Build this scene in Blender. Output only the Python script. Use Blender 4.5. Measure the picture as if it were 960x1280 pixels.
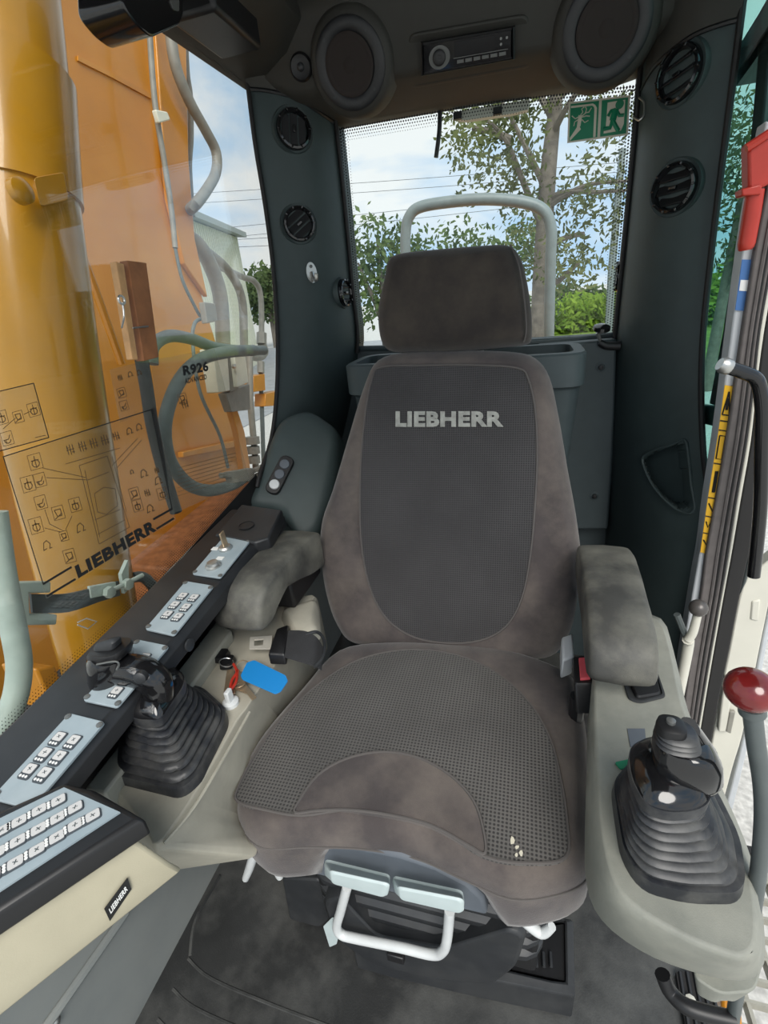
import bpy, bmesh, math, random
from mathutils import Vector, Matrix
from mathutils.bvhtree import BVHTree
random.seed(7)
for o in list(bpy.data.objects):
    bpy.data.objects.remove(o)
scene = bpy.context.scene
COL = scene.collection
V = Vector

# ---------------------------------------------------------------- camera
FPX = 600.0                                   # focal length in pixels of the 960x1280 frame
CAM = V((0.0, 0.0, 1.18))
PITCH, YAW, ROLL = (math.radians(a) for a in (24.16, 17.43, 5.49))
_cp, _sp, _cy, _sy, _cr, _sr = (math.cos(PITCH), math.sin(PITCH), math.cos(YAW), math.sin(YAW), math.cos(ROLL), math.sin(ROLL))
C_F = V((-_sy * _cp, _cy * _cp, -_sp))
_rt = V((_cy, _sy, 0.0))
_dn = C_F.cross(_rt)
C_R = _cr * _rt + _sr * _dn
C_D = -_sr * _rt + _cr * _dn
cd = bpy.data.cameras.new('camera')
cam = bpy.data.objects.new('camera', cd)
COL.objects.link(cam)
cd.sensor_fit = 'HORIZONTAL'
cd.sensor_width = 36.0
cd.lens = 36.0 * FPX / 960.0
cd.clip_start = 0.02
cd.clip_end = 500
m3 = Matrix((C_R, -C_D, -C_F)).transposed()
cam.matrix_world = Matrix.Translation(CAM) @ m3.to_4x4()
scene.camera = cam

# ---------------------------------------------------------------- view, sky, sun
vs = scene.view_settings
vs.view_transform = 'Standard'
vs.look = 'None'
vs.gamma = 1.0
vs.use_curve_mapping = False
vs.exposure = 0.0

world = bpy.data.worlds.new('sky')
scene.world = world
world.use_nodes = True
nt = world.node_tree
nt.nodes.clear()
tc = nt.nodes.new('ShaderNodeTexCoord')
mp = nt.nodes.new('ShaderNodeMapping')
mp.inputs['Scale'].default_value = (1.0, 1.0, 2.6)
nz = nt.nodes.new('ShaderNodeTexNoise')
nz.inputs['Scale'].default_value = 2.3
nz.inputs['Detail'].default_value = 9
nz.inputs['Roughness'].default_value = 0.55
nz.inputs['Distortion'].default_value = 0.35
rp = nt.nodes.new('ShaderNodeValToRGB')
rp.color_ramp.elements[0].position = 0.36
rp.color_ramp.elements[0].color = (0.40, 0.66, 0.95, 1)
rp.color_ramp.elements[1].position = 0.56
rp.color_ramp.elements[1].color = (0.98, 1.0, 1.0, 1)
bg = nt.nodes.new('ShaderNodeBackground')
bg.inputs['Strength'].default_value = 1.0
wo = nt.nodes.new('ShaderNodeOutputWorld')
nt.links.new(tc.outputs['Generated'], mp.inputs['Vector'])
nt.links.new(mp.outputs['Vector'], nz.inputs['Vector'])
nt.links.new(nz.outputs['Fac'], rp.inputs['Fac'])
nt.links.new(rp.outputs['Color'], bg.inputs['Color'])
nt.links.new(bg.outputs['Background'], wo.inputs['Surface'])

sd = bpy.data.lights.new('sun', 'SUN')
sd.energy = 3.4
sd.angle = math.radians(35)
sd.color = (1.0, 0.96, 0.9)
sun = bpy.data.objects.new('sun', sd)
COL.objects.link(sun)
sun.rotation_euler = V((-0.30, 0.75, -0.85)).to_track_quat('-Z', 'Y').to_euler()

# ---------------------------------------------------------------- pixel -> place helpers
def ray(x, y):
    return C_R * ((x - 480.0) / FPX) + C_D * ((y - 640.0) / FPX) + C_F
def at(x, y, X=None, Y=None, Z=None, pl=None):
    d = ray(x, y)
    if X is not None: t = (X - CAM.x) / d.x
    elif Y is not None: t = (Y - CAM.y) / d.y
    elif Z is not None: t = (Z - CAM.z) / d.z
    else: t = (pl[0] - CAM).dot(pl[1]) / d.dot(pl[1])
    return CAM + d * t
def ats(pts, **k):
    return [at(p[0], p[1], **k) for p in pts]
def hit(bvh, x, y):
    l, n, i, d = bvh.ray_cast(CAM, ray(x, y).normalized())
    if l is None: return None, None
    if n.dot(ray(x, y)) > 0: n = -n
    return l, n
def proj(p):
    q = p - CAM; d = q.dot(C_F)
    return 480 + FPX * q.dot(C_R) / d, 640 + FPX * q.dot(C_D) / d
def inside(x, y, poly):
    c = False; j = len(poly) - 1
    for i in range(len(poly)):
        (xi, yi), (xj, yj) = poly[i], poly[j]
        if (yi > y) != (yj > y) and x < (xj - xi) * (y - yi) / (yj - yi) + xi: c = not c
        j = i
    return c

# ---------------------------------------------------------------- mesh builder
class MB:
    def __init__(self): self.v = []; self.f = []
    def add(self, vs_, fs):
        b = len(self.v)
        self.v += [V(p) for p in vs_]
        self.f += [[i + b for i in q] for q in fs]
        return self
    def loft(self, rings, cap0=True, cap1=True, closed=True):
        n = len(rings[0]); vs_ = [p for r in rings for p in r]; fs = []
        for j in range(len(rings) - 1):
            for i in range(n if closed else n - 1):
                k = (i + 1) % n
                fs.append([j * n + i, j * n + k, (j + 1) * n + k, (j + 1) * n + i])
        if cap0: fs.append(list(range(n))[::-1])
        if cap1: fs.append([(len(rings) - 1) * n + i for i in range(n)])
        return self.add(vs_, fs)
    def fan(self, rings, center):
        n = len(rings[0]); vs_ = [p for r in rings for p in r] + [center]; fs = []
        for j in range(len(rings) - 1):
            for i in range(n):
                k = (i + 1) % n
                fs.append([j * n + i, j * n + k, (j + 1) * n + k, (j + 1) * n + i])
        b = (len(rings) - 1) * n
        for i in range(n): fs.append([b + i, b + (i + 1) % n, len(vs_) - 1])
        return self.add(vs_, fs)
    def tube(self, path, r, n=10, smooth=True, sub=6, cap=True):
        path = [V(p) for p in path]
        rr = r if isinstance(r, (list, tuple)) else [r] * len(path)
        if smooth and len(path) > 2: path, rr = catmull(path, rr, sub)
        rings = []; up = None
        for i, p in enumerate(path):
            t = (path[min(i + 1, len(path) - 1)] - path[max(i - 1, 0)]).normalized()
            if up is None:
                up = V((0, 0, 1)) if abs(t.z) < 0.9 else V((1, 0, 0))
            s = t.cross(up).normalized(); up = s.cross(t).normalized()
            rings.append([p + (s * math.cos(a) + up * math.sin(a)) * rr[i] for a in [2 * math.pi * k / n for k in range(n)]])
        return self.loft(rings, cap, cap)
    def box(self, c, sx, sy, sz, U=V((1, 0, 0)), W=V((0, 1, 0)), N=V((0, 0, 1))):
        c = V(c); q = []
        for k in (-1, 1):
            for (i, j) in ((-1, -1), (1, -1), (1, 1), (-1, 1)):
                q.append(c + U * i * sx / 2 + W * j * sy / 2 + N * k * sz / 2)
        return self.add(q, [[3, 2, 1, 0], [4, 5, 6, 7], [0, 1, 5, 4], [1, 2, 6, 5], [2, 3, 7, 6], [3, 0, 4, 7]])
    def prism(self, poly, off):
        poly = [V(p) for p in poly]; off = V(off)
        return self.loft([poly, [p + off for p in poly]])
    def lathe(self, c, axis, prof, n=24, cap0=True, cap1=True, sx=1.0, ref=None):
        axis = V(axis).normalized()
        up = ref or (V((0, 0, 1)) if abs(axis.z) < 0.9 else V((1, 0, 0)))
        s = axis.cross(up).normalized(); u = s.cross(axis).normalized()
        rings = [[V(c) + axis * h + (s * math.cos(a) * sx + u * math.sin(a)) * max(r, 1e-5) for a in [2 * math.pi * k / n for k in range(n)]] for r, h in prof]
        return self.loft(rings, cap0, cap1)
    def strip(self, A, B, off):
        """solid ribbon between the edge lines A and B, thickness vector off"""
        off = V(off)
        return self.loft([[a, b, b + off, a + off] for a, b in zip(A, B)])
    def bvh(self): return BVHTree.FromPolygons([tuple(p) for p in self.v], self.f)

def catmull(path, rr=None, sub=6, closed=False):
    n = len(path); out = []; ro = []
    segs = n if closed else n - 1
    for i in range(segs):
        if closed: p = [path[(i + k - 1) % n] for k in range(4)]
        else: p = [path[max(0, min(n - 1, i + k - 1))] for k in range(4)]
        for s in range(sub):
            t = s / sub
            out.append(0.5 * ((2 * p[1]) + (p[2] - p[0]) * t + (2 * p[0] - 5 * p[1] + 4 * p[2] - p[3]) * t * t + (-p[0] + 3 * p[1] - 3 * p[2] + p[3]) * t ** 3))
            if rr: ro.append(rr[i] * (1 - t) + rr[(i + 1) % n] * t)
    if not closed:
        out.append(path[-1])
        if rr: ro.append(rr[-1])
    return (out, ro) if rr else out
def rpoly(pts, r, seg=4):
    """round the corners of a closed polygon"""
    out = []; n = len(pts)
    for i in range(n):
        a, b, c = V(pts[i - 1]), V(pts[i]), V(pts[(i + 1) % n])
        d1 = (a - b); d2 = (c - b)
        rr = min(r, d1.length * 0.48, d2.length * 0.48)
        p, q = b + d1.normalized() * rr, b + d2.normalized() * rr
        for k in range(seg + 1):
            t = k / seg
            out.append(p * (1 - t) ** 2 + b * 2 * t * (1 - t) + q * t * t)
    return out
def centroid(pts):
    c = V(pts[0]) * 0
    for p in pts: c += V(p)
    return c / len(pts)
def shrink(ring, d):
    """move every point of a ring d metres towards the centroid"""
    c = centroid(ring)
    return [p + (c - p).normalized() * d for p in ring]
def rrect(c, U, W, sx, sy, r, seg=4):
    c = V(c)
    return rpoly([c + U * i * sx / 2 + W * j * sy / 2 for i, j in ((-1, -1), (1, -1), (1, 1), (-1, 1))], r, seg)

# ---------------------------------------------------------------- objects
WM = {}
def obj(name, mb, mat, parent=None, bevel=0.0, bseg=2, sub=0, angle=40, smooth=True, kind=None, label=None):
    me = bpy.data.meshes.new(name)
    lo = V((min(p.x for p in mb.v), min(p.y for p in mb.v), min(p.z for p in mb.v)))
    hi = V((max(p.x for p in mb.v), max(p.y for p in mb.v), max(p.z for p in mb.v)))
    c = V(((lo.x + hi.x) / 2, (lo.y + hi.y) / 2, lo.z))
    me.from_pydata([tuple(p - c) for p in mb.v], [], mb.f)
    bm = bmesh.new(); bm.from_mesh(me)
    bmesh.ops.recalc_face_normals(bm, faces=bm.faces)
    bm.to_mesh(me); bm.free()
    if smooth:
        me.polygons.foreach_set('use_smooth', [True] * len(me.polygons))
        me.set_sharp_from_angle(angle=math.radians(angle))
    me.materials.append(MAT[mat] if isinstance(mat, str) else mat)
    return link(name, me, c, parent, bevel, bseg, sub, kind, label)
def link(name, me, c, parent=None, bevel=0.0, bseg=2, sub=0, kind=None, label=None):
    o = bpy.data.objects.new(name, me)
    COL.objects.link(o)
    o.location = c
    WM[o] = Matrix.Translation(c)
    if parent is not None:
        o.parent = parent
        o.matrix_parent_inverse = WM[parent].inverted()
    if bevel:
        m = o.modifiers.new('bevel', 'BEVEL'); m.width = bevel; m.segments = bseg; m.limit_method = 'ANGLE'; m.angle_limit = math.radians(35)
    if sub:
        m = o.modifiers.new('sub', 'SUBSURF'); m.levels = sub; m.render_levels = sub
    if kind: o['kind'] = kind
    if label: o['label'] = label
    return o
def tag(o, label, cat, group=None):
    o['label'] = label; o['category'] = cat
    if group: o['group'] = group
    return o
def thing(name, label, cat, loc, group=None):
    o = bpy.data.objects.new(name, None)
    COL.objects.link(o)
    o.location = V(loc); o.empty_display_size = 0.02
    WM[o] = Matrix.Translation(V(loc))
    return tag(o, label, cat, group)
def struct_root(name, loc):
    o = bpy.data.objects.new(name, None)
    COL.objects.link(o); o.location = V(loc); o.empty_display_size = 0.02
    WM[o] = Matrix.Translation(V(loc)); o['kind'] = 'structure'
    return o
def same(name, src, off, parent):
    """a copy of a part that shares its mesh, moved by off"""
    o = src.copy(); COL.objects.link(o); o.name = name
    o.location = src.location + V(off); o.parent = parent
    o.matrix_parent_inverse = WM[parent].inverted() if parent else Matrix()
    WM[o] = Matrix.Translation(o.location)
    return o
def text_shape(body, offset=0.0, shear=0.0, extrude=0.0):
    cu = bpy.data.curves.new('t', 'FONT'); cu.body = body; cu.space_character = 1.0 + 1.9 * offset; cu.size = 1; cu.offset = offset; cu.shear = shear; cu.extrude = extrude; cu.resolution_u = 3
    o = bpy.data.objects.new('t', cu); COL.objects.link(o)
    dg = bpy.context.evaluated_depsgraph_get()
    me = bpy.data.meshes.new_from_object(o.evaluated_get(dg))
    vs_ = [v.co.copy() for v in me.vertices]; fs = [list(p.vertices) for p in me.polygons]
    bpy.data.objects.remove(o); bpy.data.curves.remove(cu); bpy.data.meshes.remove(me)
    return vs_, fs
def text_quad(mb, body, quad, n=V((0, 0, 0)), offset=0.0, shear=0.0, extrude=0.0, depth=0.0):
    """lettering laid on the quad bottom-left, bottom-right, top-right, top-left"""
    vs_, fs = text_shape(body, offset, shear, extrude)
    x0, x1 = min(v.x for v in vs_), max(v.x for v in vs_)
    y0, y1 = min(v.y for v in vs_), max(v.y for v in vs_)
    out = []
    for v in vs_:
        a, b = (v.x - x0) / (x1 - x0), (v.y - y0) / (y1 - y0)
        p = (quad[0] * (1 - a) + quad[1] * a) * (1 - b) + (quad[3] * (1 - a) + quad[2] * a) * b
        out.append(p + n * (depth * (1 if v.z > 0 else 0)))
    return mb.add(out, fs)

# ---------------------------------------------------------------- materials
MAT = {}
def mat(name, col, rough=0.6, metal=0.0, var=0.0, vs_=30.0, dust=None, dust_amt=0.5, ds=8.0, bump=0.0, bs=200.0, spec=0.5, coat=0.0, sheen=0.0):
    m = bpy.data.materials.new(name); m.use_nodes = True
    t = m.node_tree; b = t.nodes['Principled BSDF']
    b.inputs['Base Color'].default_value = (*col, 1)
    b.inputs['Roughness'].default_value = rough
    b.inputs['Metallic'].default_value = metal
    b.inputs['Specular IOR Level'].default_value = spec
    b.inputs['Coat Weight'].default_value = coat
    b.inputs['Sheen Weight'].default_value = sheen
    co = t.nodes.new('ShaderNodeTexCoord')
    src = None
    if var:
        n = t.nodes.new('ShaderNodeTexNoise'); n.inputs['Scale'].default_value = vs_; n.inputs['Detail'].default_value = 6
        r = t.nodes.new('ShaderNodeValToRGB')
        r.color_ramp.elements[0].position = 0.3; r.color_ramp.elements[1].position = 0.7
        r.color_ramp.elements[0].color = (*[c * (1 - var) for c in col], 1)
        r.color_ramp.elements[1].color = (*[min(1, c * (1 + var)) for c in col], 1)
        t.links.new(co.outputs['Object'], n.inputs['Vector']); t.links.new(n.outputs['Fac'], r.inputs['Fac'])
        src = r.outputs['Color']
    if dust:
        n2 = t.nodes.new('ShaderNodeTexNoise'); n2.inputs['Scale'].default_value = ds; n2.inputs['Detail'].default_value = 9; n2.inputs['Roughness'].default_value = 0.65
        r2 = t.nodes.new('ShaderNodeValToRGB')
        r2.color_ramp.elements[0].position = 0.42; r2.color_ramp.elements[1].position = 0.72
        r2.color_ramp.elements[0].color = (0, 0, 0, 1); r2.color_ramp.elements[1].color = (dust_amt, dust_amt, dust_amt, 1)
        mx = t.nodes.new('ShaderNodeMix'); mx.data_type = 'RGBA'
        t.links.new(co.outputs['Object'], n2.inputs['Vector']); t.links.new(n2.outputs['Fac'], r2.inputs['Fac'])
        t.links.new(r2.outputs['Color'], mx.inputs['Factor'])
        if src: t.links.new(src, mx.inputs['A'])
        else: mx.inputs['A'].default_value = (*col, 1)
        mx.inputs['B'].default_value = (*dust, 1)
        src = mx.outputs['Result']
    if src: t.links.new(src, b.inputs['Base Color'])
    if bump:
        n3 = t.nodes.new('ShaderNodeTexNoise'); n3.inputs['Scale'].default_value = bs; n3.inputs['Detail'].default_value = 4
        bp = t.nodes.new('ShaderNodeBump'); bp.inputs['Strength'].default_value = bump; bp.inputs['Distance'].default_value = 0.002
        t.links.new(co.outputs['Object'], n3.inputs['Vector']); t.links.new(n3.outputs['Fac'], bp.inputs['Height']); t.links.new(bp.outputs['Normal'], b.inputs['Normal'])
    MAT[name] = m
    return m
def mesh_cloth(name, col, hole, scale, rot=(0, 0, 0)):
    """woven mesh cloth: a regular grid of small dark holes"""
    m = mat(name, col, 0.9, var=0.18, vs_=9, sheen=0.2)
    t = m.node_tree; b = t.nodes['Principled BSDF']
    co = [n for n in t.nodes if n.type == 'TEX_COORD'][0]
    mpn = t.nodes.new('ShaderNodeMapping'); mpn.inputs['Rotation'].default_value = rot
    vo = t.nodes.new('ShaderNodeTexVoronoi'); vo.voronoi_dimensions = '2D'; vo.inputs['Scale'].default_value = scale; vo.inputs['Randomness'].default_value = 0.0
    r = t.nodes.new('ShaderNodeValToRGB'); r.color_ramp.elements[0].position = 0.22; r.color_ramp.elements[1].position = 0.42
    r.color_ramp.elements[0].color = (1, 1, 1, 1); r.color_ramp.elements[1].color = (0, 0, 0, 1)
    mx = t.nodes.new('ShaderNodeMix'); mx.data_type = 'RGBA'
    old = b.inputs['Base Color'].links[0].from_socket
    t.links.new(co.outputs['Object'], mpn.inputs['Vector']); t.links.new(mpn.outputs['Vector'], vo.inputs['Vector'])
    t.links.new(vo.outputs['Distance'], r.inputs['Fac']); t.links.new(r.outputs['Color'], mx.inputs['Factor'])
    t.links.new(old, mx.inputs['A']); mx.inputs['B'].default_value = (*hole, 1)
    t.links.new(mx.outputs['Result'], b.inputs['Base Color'])
    bp = t.nodes.new('ShaderNodeBump'); bp.inputs['Strength'].default_value = 0.5; bp.inputs['Distance'].default_value = 0.001; bp.invert = True
    t.links.new(r.outputs['Color'], bp.inputs['Height']); t.links.new(bp.outputs['Normal'], b.inputs['Normal'])
    return m
def glass(name, tint, refl=1.0, haze=0.0, hazecol=(0.8, 0.85, 0.8)):
    m = bpy.data.materials.new(name); m.use_nodes = True
    t = m.node_tree; t.nodes.clear()
    out = t.nodes.new('ShaderNodeOutputMaterial'); tr = t.nodes.new('ShaderNodeBsdfTransparent'); gl = t.nodes.new('ShaderNodeBsdfGlossy')
    tr.inputs['Color'].default_value = (*tint, 1); gl.inputs['Roughness'].default_value = 0.0
    lw = t.nodes.new('ShaderNodeLayerWeight'); lw.inputs['Blend'].default_value = 0.5
    pw = t.nodes.new('ShaderNodeMath'); pw.operation = 'POWER'; pw.inputs[1].default_value = 5.0
    mu = t.nodes.new('ShaderNodeMath'); mu.operation = 'MULTIPLY_ADD'; mu.inputs[1].default_value = 0.96 * refl; mu.inputs[2].default_value = 0.04 * refl
    mx = t.nodes.new('ShaderNodeMixShader')
    t.links.new(lw.outputs['Facing'], pw.inputs[0]); t.links.new(pw.outputs[0], mu.inputs[0]); t.links.new(mu.outputs[0], mx.inputs['Fac'])
    base = tr.outputs[0]
    if haze:
        df = t.nodes.new('ShaderNodeBsdfDiffuse'); df.inputs['Color'].default_value = (*hazecol, 1)
        m2 = t.nodes.new('ShaderNodeMixShader')
        co = t.nodes.new('ShaderNodeTexCoord'); n = t.nodes.new('ShaderNodeTexNoise'); n.inputs['Scale'].default_value = 7; n.inputs['Detail'].default_value = 8
        ml = t.nodes.new('ShaderNodeMath'); ml.operation = 'MULTIPLY'; ml.inputs[1].default_value = haze * 2
        t.links.new(co.outputs['Object'], n.inputs['Vector']); t.links.new(n.outputs['Fac'], ml.inputs[0]); t.links.new(ml.outputs[0], m2.inputs['Fac'])
        t.links.new(base, m2.inputs[1]); t.links.new(df.outputs[0], m2.inputs[2]); base = m2.outputs[0]
    t.links.new(base, mx.inputs[1]); t.links.new(gl.outputs[0], mx.inputs[2]); t.links.new(mx.outputs[0], out.inputs['Surface'])
    MAT[name] = m
    return m
def leafmat(name, c1, c2):
    m = bpy.data.materials.new(name); m.use_nodes = True
    t = m.node_tree; t.nodes.clear()
    out = t.nodes.new('ShaderNodeOutputMaterial'); df = t.nodes.new('ShaderNodeBsdfDiffuse'); tl = t.nodes.new('ShaderNodeBsdfTranslucent'); mx = t.nodes.new('ShaderNodeMixShader')
    mx.inputs['Fac'].default_value = 0.45
    co = t.nodes.new('ShaderNodeTexCoord'); n = t.nodes.new('ShaderNodeTexNoise'); n.inputs['Scale'].default_value = 1.5; n.inputs['Detail'].default_value = 8
    r = t.nodes.new('ShaderNodeValToRGB'); r.color_ramp.elements[0].position = 0.35; r.color_ramp.elements[1].position = 0.65
    r.color_ramp.elements[0].color = (*c1, 1); r.color_ramp.elements[1].color = (*c2, 1)
    t.links.new(co.outputs['Object'], n.inputs['Vector']); t.links.new(n.outputs['Fac'], r.inputs['Fac'])
    t.links.new(r.outputs['Color'], df.inputs['Color']); t.links.new(r.outputs['Color'], tl.inputs['Color'])
    t.links.new(df.outputs[0], mx.inputs[1]); t.links.new(tl.outputs[0], mx.inputs[2]); t.links.new(mx.outputs[0], out.inputs['Surface'])
    MAT[name] = m

mat('seat_cloth', (0.062, 0.051, 0.050), 0.95, var=0.22, vs_=12, dust=(0.21, 0.175, 0.145), dust_amt=0.55, ds=7, bump=0.25, bs=600, sheen=0.25)
mat('headrest_cloth', (0.028, 0.022, 0.019), 0.95, var=0.15, vs_=12, dust=(0.10, 0.08, 0.058), dust_amt=0.5, ds=9, bump=0.25, bs=600, sheen=0.2)
mesh_cloth('back_mesh', (0.052, 0.049, 0.050), (0.020, 0.019, 0.020), 230)
mesh_cloth('seat_mesh', (0.098, 0.092, 0.086), (0.026, 0.024, 0.023), 185)
mat('seam', (0.10, 0.09, 0.085), 0.9)
mat('logo_thread', (0.34, 0.34, 0.31), 0.8, var=0.25, vs_=80, bump=0.5, bs=500)
mat('white_plastic', (0.62, 0.64, 0.64), 0.4, var=0.06)
mat('pale_blue_plastic', (0.50, 0.58, 0.58), 0.45, var=0.06)
mat('bluegrey_plastic', (0.10, 0.115, 0.135), 0.6, var=0.08)
mat('pillar_plastic', (0.042, 0.060, 0.060), 0.55, var=0.06, bump=0.15, bs=900)
mat('rear_plastic', (0.055, 0.074, 0.079), 0.55, var=0.06, bump=0.15, bs=900)
mat('header_plastic', (0.034, 0.033, 0.028), 0.65, var=0.06, bump=0.15, bs=900)
mat('black_plastic', (0.009, 0.009, 0.010), 0.45, var=0.1)
mat('dark_plastic', (0.021, 0.023, 0.026), 0.5, var=0.12, dust=(0.10, 0.10, 0.095), dust_amt=0.25, ds=10)
mat('strip_black', (0.011, 0.012, 0.014), 0.45, var=0.1, dust=(0.07, 0.07, 0.07), dust_amt=0.2, ds=10)
mat('gloss_black', (0.008, 0.008, 0.009), 0.12, coat=0.4)
mat('rubber_boot', (0.018, 0.020, 0.025), 0.42, var=0.2, vs_=20, dust=(0.17, 0.165, 0.15), dust_amt=0.45, ds=22)
mat('console_beige', (0.36, 0.34, 0.28), 0.6, var=0.1, vs_=14, dust=(0.50, 0.47, 0.38), dust_amt=0.6, ds=9, bump=0.12, bs=700)
mat('console_grey', (0.22, 0.225, 0.195), 0.6, var=0.1, vs_=14, dust=(0.40, 0.39, 0.33), dust_amt=0.55, ds=9, bump=0.12, bs=700)
mat('panel_beige', (0.44, 0.40, 0.29), 0.6, var=0.06, vs_=20, bump=0.12, bs=700)
mat('armrest_skin', (0.058, 0.057, 0.052), 0.55, var=0.25, vs_=14, dust=(0.27, 0.26, 0.21), dust_amt=0.6, ds=8, bump=0.2, bs=800)
mat('plate_blue', (0.29, 0.355, 0.39), 0.5, var=0.05, dust=(0.5, 0.53, 0.53), dust_amt=0.3)
mat('key_grey', (0.055, 0.065, 0.075), 0.5)
mat('key_face', (0.58, 0.57, 0.56), 0.5)
mat('print_white', (0.78, 0.78, 0.76), 0.6)
mat('print_black', (0.008, 0.008, 0.008), 0.7)
mat('print_brown', (0.09, 0.05, 0.02), 0.7)
mat('metal', (0.55, 0.55, 0.53), 0.35, metal=0.9, var=0.1)
mat('pale_metal', (0.58, 0.55, 0.48), 0.4, metal=0.25)
mat('brass', (0.55, 0.42, 0.28), 0.4, metal=0.8)
mat('webbing', (0.035, 0.035, 0.037), 0.85, var=0.15, bump=0.4, bs=500)
mat('red_plastic', (0.46, 0.035, 0.02), 0.35, var=0.06)
mat('buckle_red', (0.72, 0.10, 0.12), 0.45)
mat('knob_red', (0.17, 0.012, 0.012), 0.2, coat=0.5, var=0.35, vs_=40)
mat('knob_grey', (0.10, 0.09, 0.085), 0.35, metal=0.3)
mat('blue_tag', (0.015, 0.25, 0.64), 0.45)
mat('tube_grey', (0.085, 0.10, 0.10), 0.4, var=0.1)
mat('wall_grey', (0.26, 0.275, 0.265), 0.55, var=0.12, vs_=5, dust=(0.36, 0.36, 0.33), dust_amt=0.4, ds=6)
mat('mat_rubber', (0.032, 0.033, 0.033), 0.45, var=0.35, vs_=6, dust=(0.16, 0.16, 0.15), dust_amt=0.5, ds=7, bump=0.2, bs=300)
mat('ivory_paint', (0.62, 0.60, 0.52), 0.45, var=0.08, vs_=8)
mat('post_white', (0.50, 0.52, 0.54), 0.5, var=0.05)
mat('seal_brown', (0.13, 0.115, 0.11), 0.75, var=0.15, vs_=40)
mat('seal_black', (0.014, 0.013, 0.013), 0.6)
mat('sticker_yellow', (0.75, 0.42, 0.015), 0.5)
mat('sticker_blue', (0.05, 0.15, 0.38), 0.5)
mat('sign_green', (0.005, 0.20, 0.095), 0.5)
mat('sign_cream', (0.62, 0.58, 0.47), 0.5)
mat('boom_orange', (0.56, 0.215, 0.010), 0.35, var=0.10, vs_=4, dust=(0.66, 0.34, 0.06), dust_amt=0.35, ds=3, coat=0.3)
mat('cylinder_yellow', (0.44, 0.205, 0.005), 0.28, var=0.12, vs_=5, dust=(0.44, 0.25, 0.06), dust_amt=0.4, ds=6, coat=0.4)
mat('rust_wood', (0.26, 0.10, 0.035), 0.6, var=0.3, vs_=30)
mat('pale_wood', (0.50, 0.28, 0.12), 0.6, var=0.2, vs_=40)
mat('hose_grey', (0.13, 0.16, 0.16), 0.6, var=0.15)
mat('wire_grey', (0.10, 0.11, 0.12), 0.6)
mat('hose_black', (0.03, 0.035, 0.04), 0.6, var=0.15)
mat('pipe_steel', (0.25, 0.24, 0.205), 0.5, var=0.15, vs_=25)
mat('pale_green_paint', (0.46, 0.54, 0.48), 0.5, var=0.12, vs_=25, dust=(0.60, 0.62, 0.52), dust_amt=0.4)
mat('rail_grey', (0.19, 0.225, 0.22), 0.45, var=0.1, vs_=30)
mat('gravel', (0.52, 0.51, 0.48), 0.9, var=0.28, vs_=30, bump=0.6, bs=25)
mat('asphalt', (0.30, 0.31, 0.32), 0.9, var=0.15, vs_=3)
mat('grass', (0.16, 0.24, 0.035), 0.9, var=0.35, vs_=1.2)
mat('bark', (0.15, 0.13, 0.105), 0.9, var=0.3, vs_=9)
mat('shed_cream', (0.72, 0.72, 0.60), 0.6, var=0.05)
mat('shed_roof', (0.40, 0.42, 0.40), 0.6)
mat('grating', (0.34, 0.33, 0.28), 0.5, var=0.1)
mat('speaker_cone', (0.018, 0.012, 0.010), 0.8)
mat('dial_grey', (0.17, 0.175, 0.17), 0.35, metal=0.5)
mat('screen_dark', (0.012, 0.012, 0.013), 0.2)
glass('clear_glass', (0.97, 0.98, 0.97), 1.5)
glass('rear_glass', (0.96, 0.985, 0.985), 0.4)
glass('green_glass', (0.66, 0.92, 0.88), 0.8)
glass('film', (0.93, 0.93, 0.90), 0.3, haze=0.035)
leafmat('leaf_oak', (0.060, 0.075, 0.035), (0.19, 0.21, 0.09))
leafmat('leaf_hedge', (0.06, 0.095, 0.04), (0.17, 0.23, 0.09))
leafmat('leaf_bright', (0.14, 0.24, 0.03), (0.30, 0.42, 0.07))

# ================================================================ THE SETTING
GZ = -1.3                                             # the yard lies below the cab floor
mb = MB(); mb.add([(-90, -60, GZ), (90, -60, GZ), (90, 160, GZ), (-90, 160, GZ)], [[0, 1, 2, 3]])
gr = obj('ground', mb, 'gravel', smooth=False); gr['kind'] = 'structure'

# floor with its rubber mat
mb = MB(); mb.box((-0.17, 0.62, -0.02), 0.99, 1.70, 0.04)
floor = obj('floor', mb, 'mat_rubber', bevel=0.004); floor['kind'] = 'structure'
for k in range(6):                                    # raised ribs moulded into the mat
    a = ats([(235 - 19 * k, 1198 + 38 * k), (262 - 18 * k, 1222 + 38 * k), (330 - 14 * k, 1252 + 40 * k), (430 - 8 * k, 1290 + 42 * k)], Z=0.0)
    obj('mat_rib', MB().tube([p + V((0, 0, -0.0012)) for p in a], 0.0034, n=6), 'mat_rubber', floor)
obj('mat_rib', MB().tube(ats([(275, 1095), (245, 1150), (238, 1195)], Z=-0.001), 0.0045, n=6), 'mat_rubber', floor)

# left side wall under the window: painted sheet metal with a folded seam
WX = -0.655
mb = MB(); mb.prism([V((WX, -0.35, 0)), V((WX, 1.40, 0)), V((WX, 1.40, 0.745)), V((WX, 0.95, 0.745)), V((WX, 0.30, 0.66)), V((WX, -0.35, 0.60))], (-0.03, 0, 0))
wall_l = obj('wall_left', mb, 'wall_grey'); wall_l['kind'] = 'structure'
a = ats([(155, 1140), (120, 1190), (60, 1275), (20, 1330)], X=WX)
obj('seam_ridge', MB().tube([p + V((0.003, 0, 0)) for p in a], 0.008, n=8), 'wall_grey', wall_l)
p = at(68, 1278, X=WX); obj('bolt', MB().lathe(p, (1, 0, 0), [(0.008, 0), (0.008, 0.004), (0.004, 0.007)], 8), 'metal', wall_l)

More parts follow.
